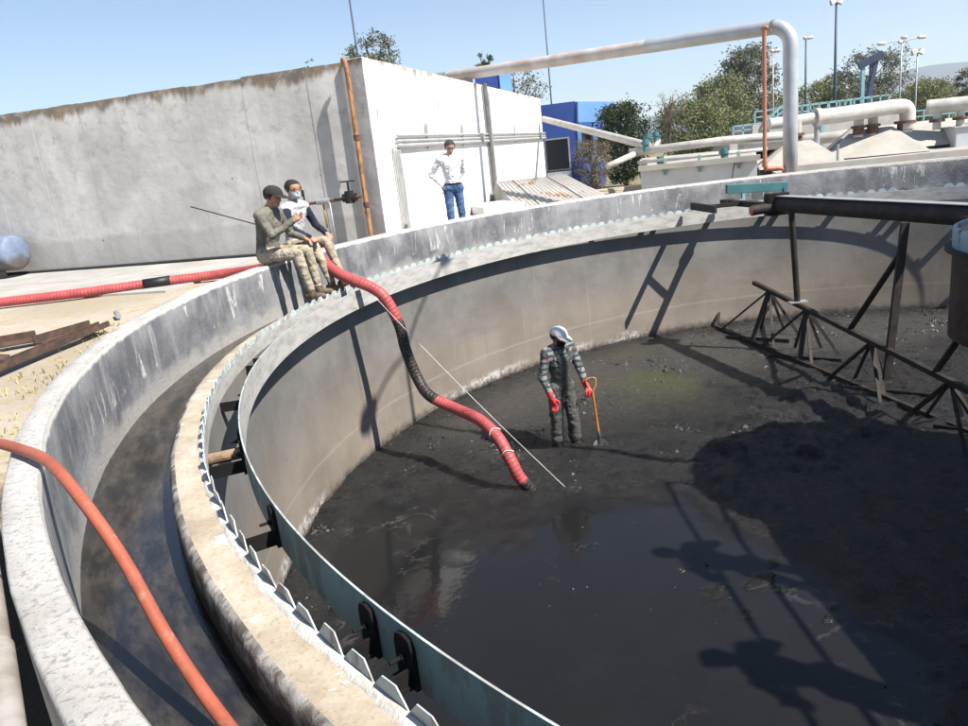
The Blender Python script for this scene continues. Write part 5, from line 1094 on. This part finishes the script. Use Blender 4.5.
def pit_man():
    hl, hr = P3(0,.09,.90), P3(0,-.09,.90); sl_, sr = P3(.0,.19,1.40), P3(.0,-.19,1.40)
    p = torso((0,0,.95), (.01,0,1.08), (.02,0,1.27), hl, hr, sl_, sr, 'wader', 'wader', 1.06)
    h, fr = head((.05,-.01,1.585), (.95,.18,-.25), 'skin', (.0,0,1.43)); p += h
    p += limb(hr, (.02,-.12,.48), (-.02,-.13,-.02), (.112,.086,.072), 'wader'); p += limb(hl, (.06,.11,.48), (.06,.15,-.02), (.112,.086,.072), 'wader')
    for x, y in ((-.02, -.13), (.06, .15)): p += [((x-.05,y,.03), (x+.16,y*1.2,.02), .058, .05, 'boot')]
    for y, x in ((-.12, .0), (.13, .04)):
        for z in (.20, .30, .56): p.append(((x-.01,y,z), (x+.01,y,z+.015), .088, .090, 'wader'))
    p += limb(sr, (.0,-.28,1.10), (.14,-.25,.86), (.072,.058,.044), 'shirt'); p += hand((.14,-.25,.85), (.3,.1,-.9), (.8,.5,0), .55, 'glove', 1.22); p.append(((.115,-.255,.90), (.15,-.25,.83), .050, .044, 'glove'))
    p += limb(sl_, (.06,.27,1.12), (.20,.26,.90), (.072,.058,.044), 'shirt'); p += hand((.20,.26,.89), (.55,.15,-.75), (.3,-.9,0), 1.25, 'glove', 1.22); p.append(((.18,.258,.94), (.21,.265,.875), .050, .044, 'glove'))
    p += [(P3(.10,.09,1.42), P3(.12,.075,1.28), .022, .022, 'wader'), (P3(.10,-.09,1.42), P3(.12,-.075,1.28), .022, .022, 'wader'), (P3(-.09,.07,1.44), P3(-.11,.05,1.25), .022, .022, 'wader'), (P3(-.09,-.07,1.44), P3(-.11,-.05,1.25), .022, .022, 'wader')]
    def ov(c, r):
        if r == 'wader' and c[2] > 1.20 and (abs(c[1]) > .115 or c[2] > 1.335) and not (abs(abs(c[1])-.08) < .022 and c[2] < 1.44): return 'shirt'
        if r == 'shirt' and c[2] > 1.34 and abs(c[1]) > .15: return 'shoulder'
        if r == 'wader' and c[2] < .16: return 'boot'
    root = person('worker in white cap, plaid shirt and muddy waders standing in the sludge', (-4.68, 2.47, -2.90), -62, p, fr, dict(shirt='plaid', wader='wader', skin='skin', glove='glove', boot='wader_mud', shoulder='shoulder'), override=(ov, ('shirt', 'shoulder', 'boot')), hair='hair', cap='capw', mask='facemask')
    return root
SK['wader_mud'] = m_plain('sludge_coated_boot', (.018,.016,.015), (.03,.027,.025), .45, scale=14, bump=.5)
pm = pit_man()
def shovel(root):
    M_ = Matrix.Translation(root.location) @ Matrix.Rotation(root.rotation_euler.z, 4, 'Z'); L = lambda *a: M_ @ Vector(a)
    t = empty('shovel', L(.36, .29, -.05), 'long handled shovel with orange grip held by the worker in the sludge', 'shovel')
    top, bot = L(.262, .295, .93), L(.36, .29, .24)
    d = (bot-top).normalized(); s = d.cross(Vector((0,1,0))).normalized(); nrm = d.cross(s)
    m = MB(); m.tube([top+d*.10, bot], .017, 10); m.build('handle', MT['wood'], t, smooth=True, angle=40)
    m = MB(); m.tube(spline([top+d*.12, top+s*.05+d*.03, top+s*.055-d*.06, top-s*.055-d*.06, top-s*.05+d*.03, top+d*.12], 4), .013, 8); m.build('grip', MT['orange_pipe'], t, smooth=True)
    m = MB(); m.tube([bot-d*.06, bot+d*.10], [.021, .024], 10); m.build('socket', MT['shovel'], t, smooth=True, angle=40)
    m = MB(); vs = []; rows = ((.06,.05,.0), (.10,.095,.012), (.20,.10,.018), (.28,.075,.016), (.335,.012,.010)); nn_ = 7
    for a, hw, dep in rows:
        for k in range(nn_): q = -1+2*k/(nn_-1); vs.append(bot+d*a+s*hw*q+nrm*(dep*(q*q)*2))
    vs2 = [v-nrm*.006 for v in vs]; fs = [(j*nn_+k, j*nn_+k+1, (j+1)*nn_+k+1, (j+1)*nn_+k) for j in range(4) for k in range(nn_-1)]; m.add(vs, fs); m.add(vs2, [f[::-1] for f in fs]); m.build('blade', MT['shovel'], t, smooth=True)
shovel(pm)
def bridge_people():
    for i, (x, y, face, lab, shirt, pants) in enumerate(((-.62, -2.95, 168, 'person in a light shirt leaning on the bridge railing nearer the centre', 'white', 'jeans'), (-.62, -4.50, 176, 'person in dark olive clothes at the bridge railing nearer the wall', 'olive', 'camo'))):
        hl, hr = P3(-.05,.09,.92), P3(-.05,-.09,.92); sl_, sr = P3(.08,.20,1.42), P3(.08,-.20,1.42)
        p = torso((-.05,0,.97), (-.01,0,1.10), (.05,0,1.30), hl, hr, sl_, sr, 'shirt', 'pants', 1.05)
        h, fr = head((.16,0,1.60), (.9,0,-.35), 'skin', (.08,0,1.45)); p += h
        p += limb(hr, (.02,-.11,.50), (-.02,-.12,.10), (.1,.074,.056), 'pants'); p += limb(hl, (.02,.11,.50), (-.02,.13,.10), (.1,.074,.056), 'pants')
        for yy in (-.12, .13): p += [((-.06,yy,.045), (.17,yy*1.15,.04), .045, .040, 'shoe')]
        for s in (-1, 1):
            p += limb((.08,s*.20,1.42), (.05,s*.34,1.16), (.20,s*.26,1.05), (.07,.056,.042), 'shirt'); p += hand((.20,s*.26,1.05), (.7,-s*.2,-.1), (0,-s,0), 1.0, 'skin')
        person(lab, (x, y, .475), face, p, fr, dict(shirt=shirt, pants=pants, skin='skin', shoe='darkshoe'), hair='hair', cap='darkcap' if i else None, group=None)
bridge_people()

# ------------------------------------------------------------------ air
def haze():
    m = MB(); m.box((0, 0, 80), (5200, 5200, 180)); k = bpy.data.materials.new('pale_air'); k.use_nodes = True; t = k.node_tree; t.nodes.clear()
    o = t.nodes.new('ShaderNodeOutputMaterial'); v = t.nodes.new('ShaderNodeVolumePrincipled'); v.inputs['Color'].default_value = (.80, .90, 1.0, 1); v.inputs['Density'].default_value = .0004; v.inputs['Anisotropy'].default_value = .2
    t.links.new(v.outputs[0], o.inputs['Volume']); h = m.build('haze', k); tag(h, 'thin pale daylight haze over the whole plant', 'haze', kind='stuff')
haze()
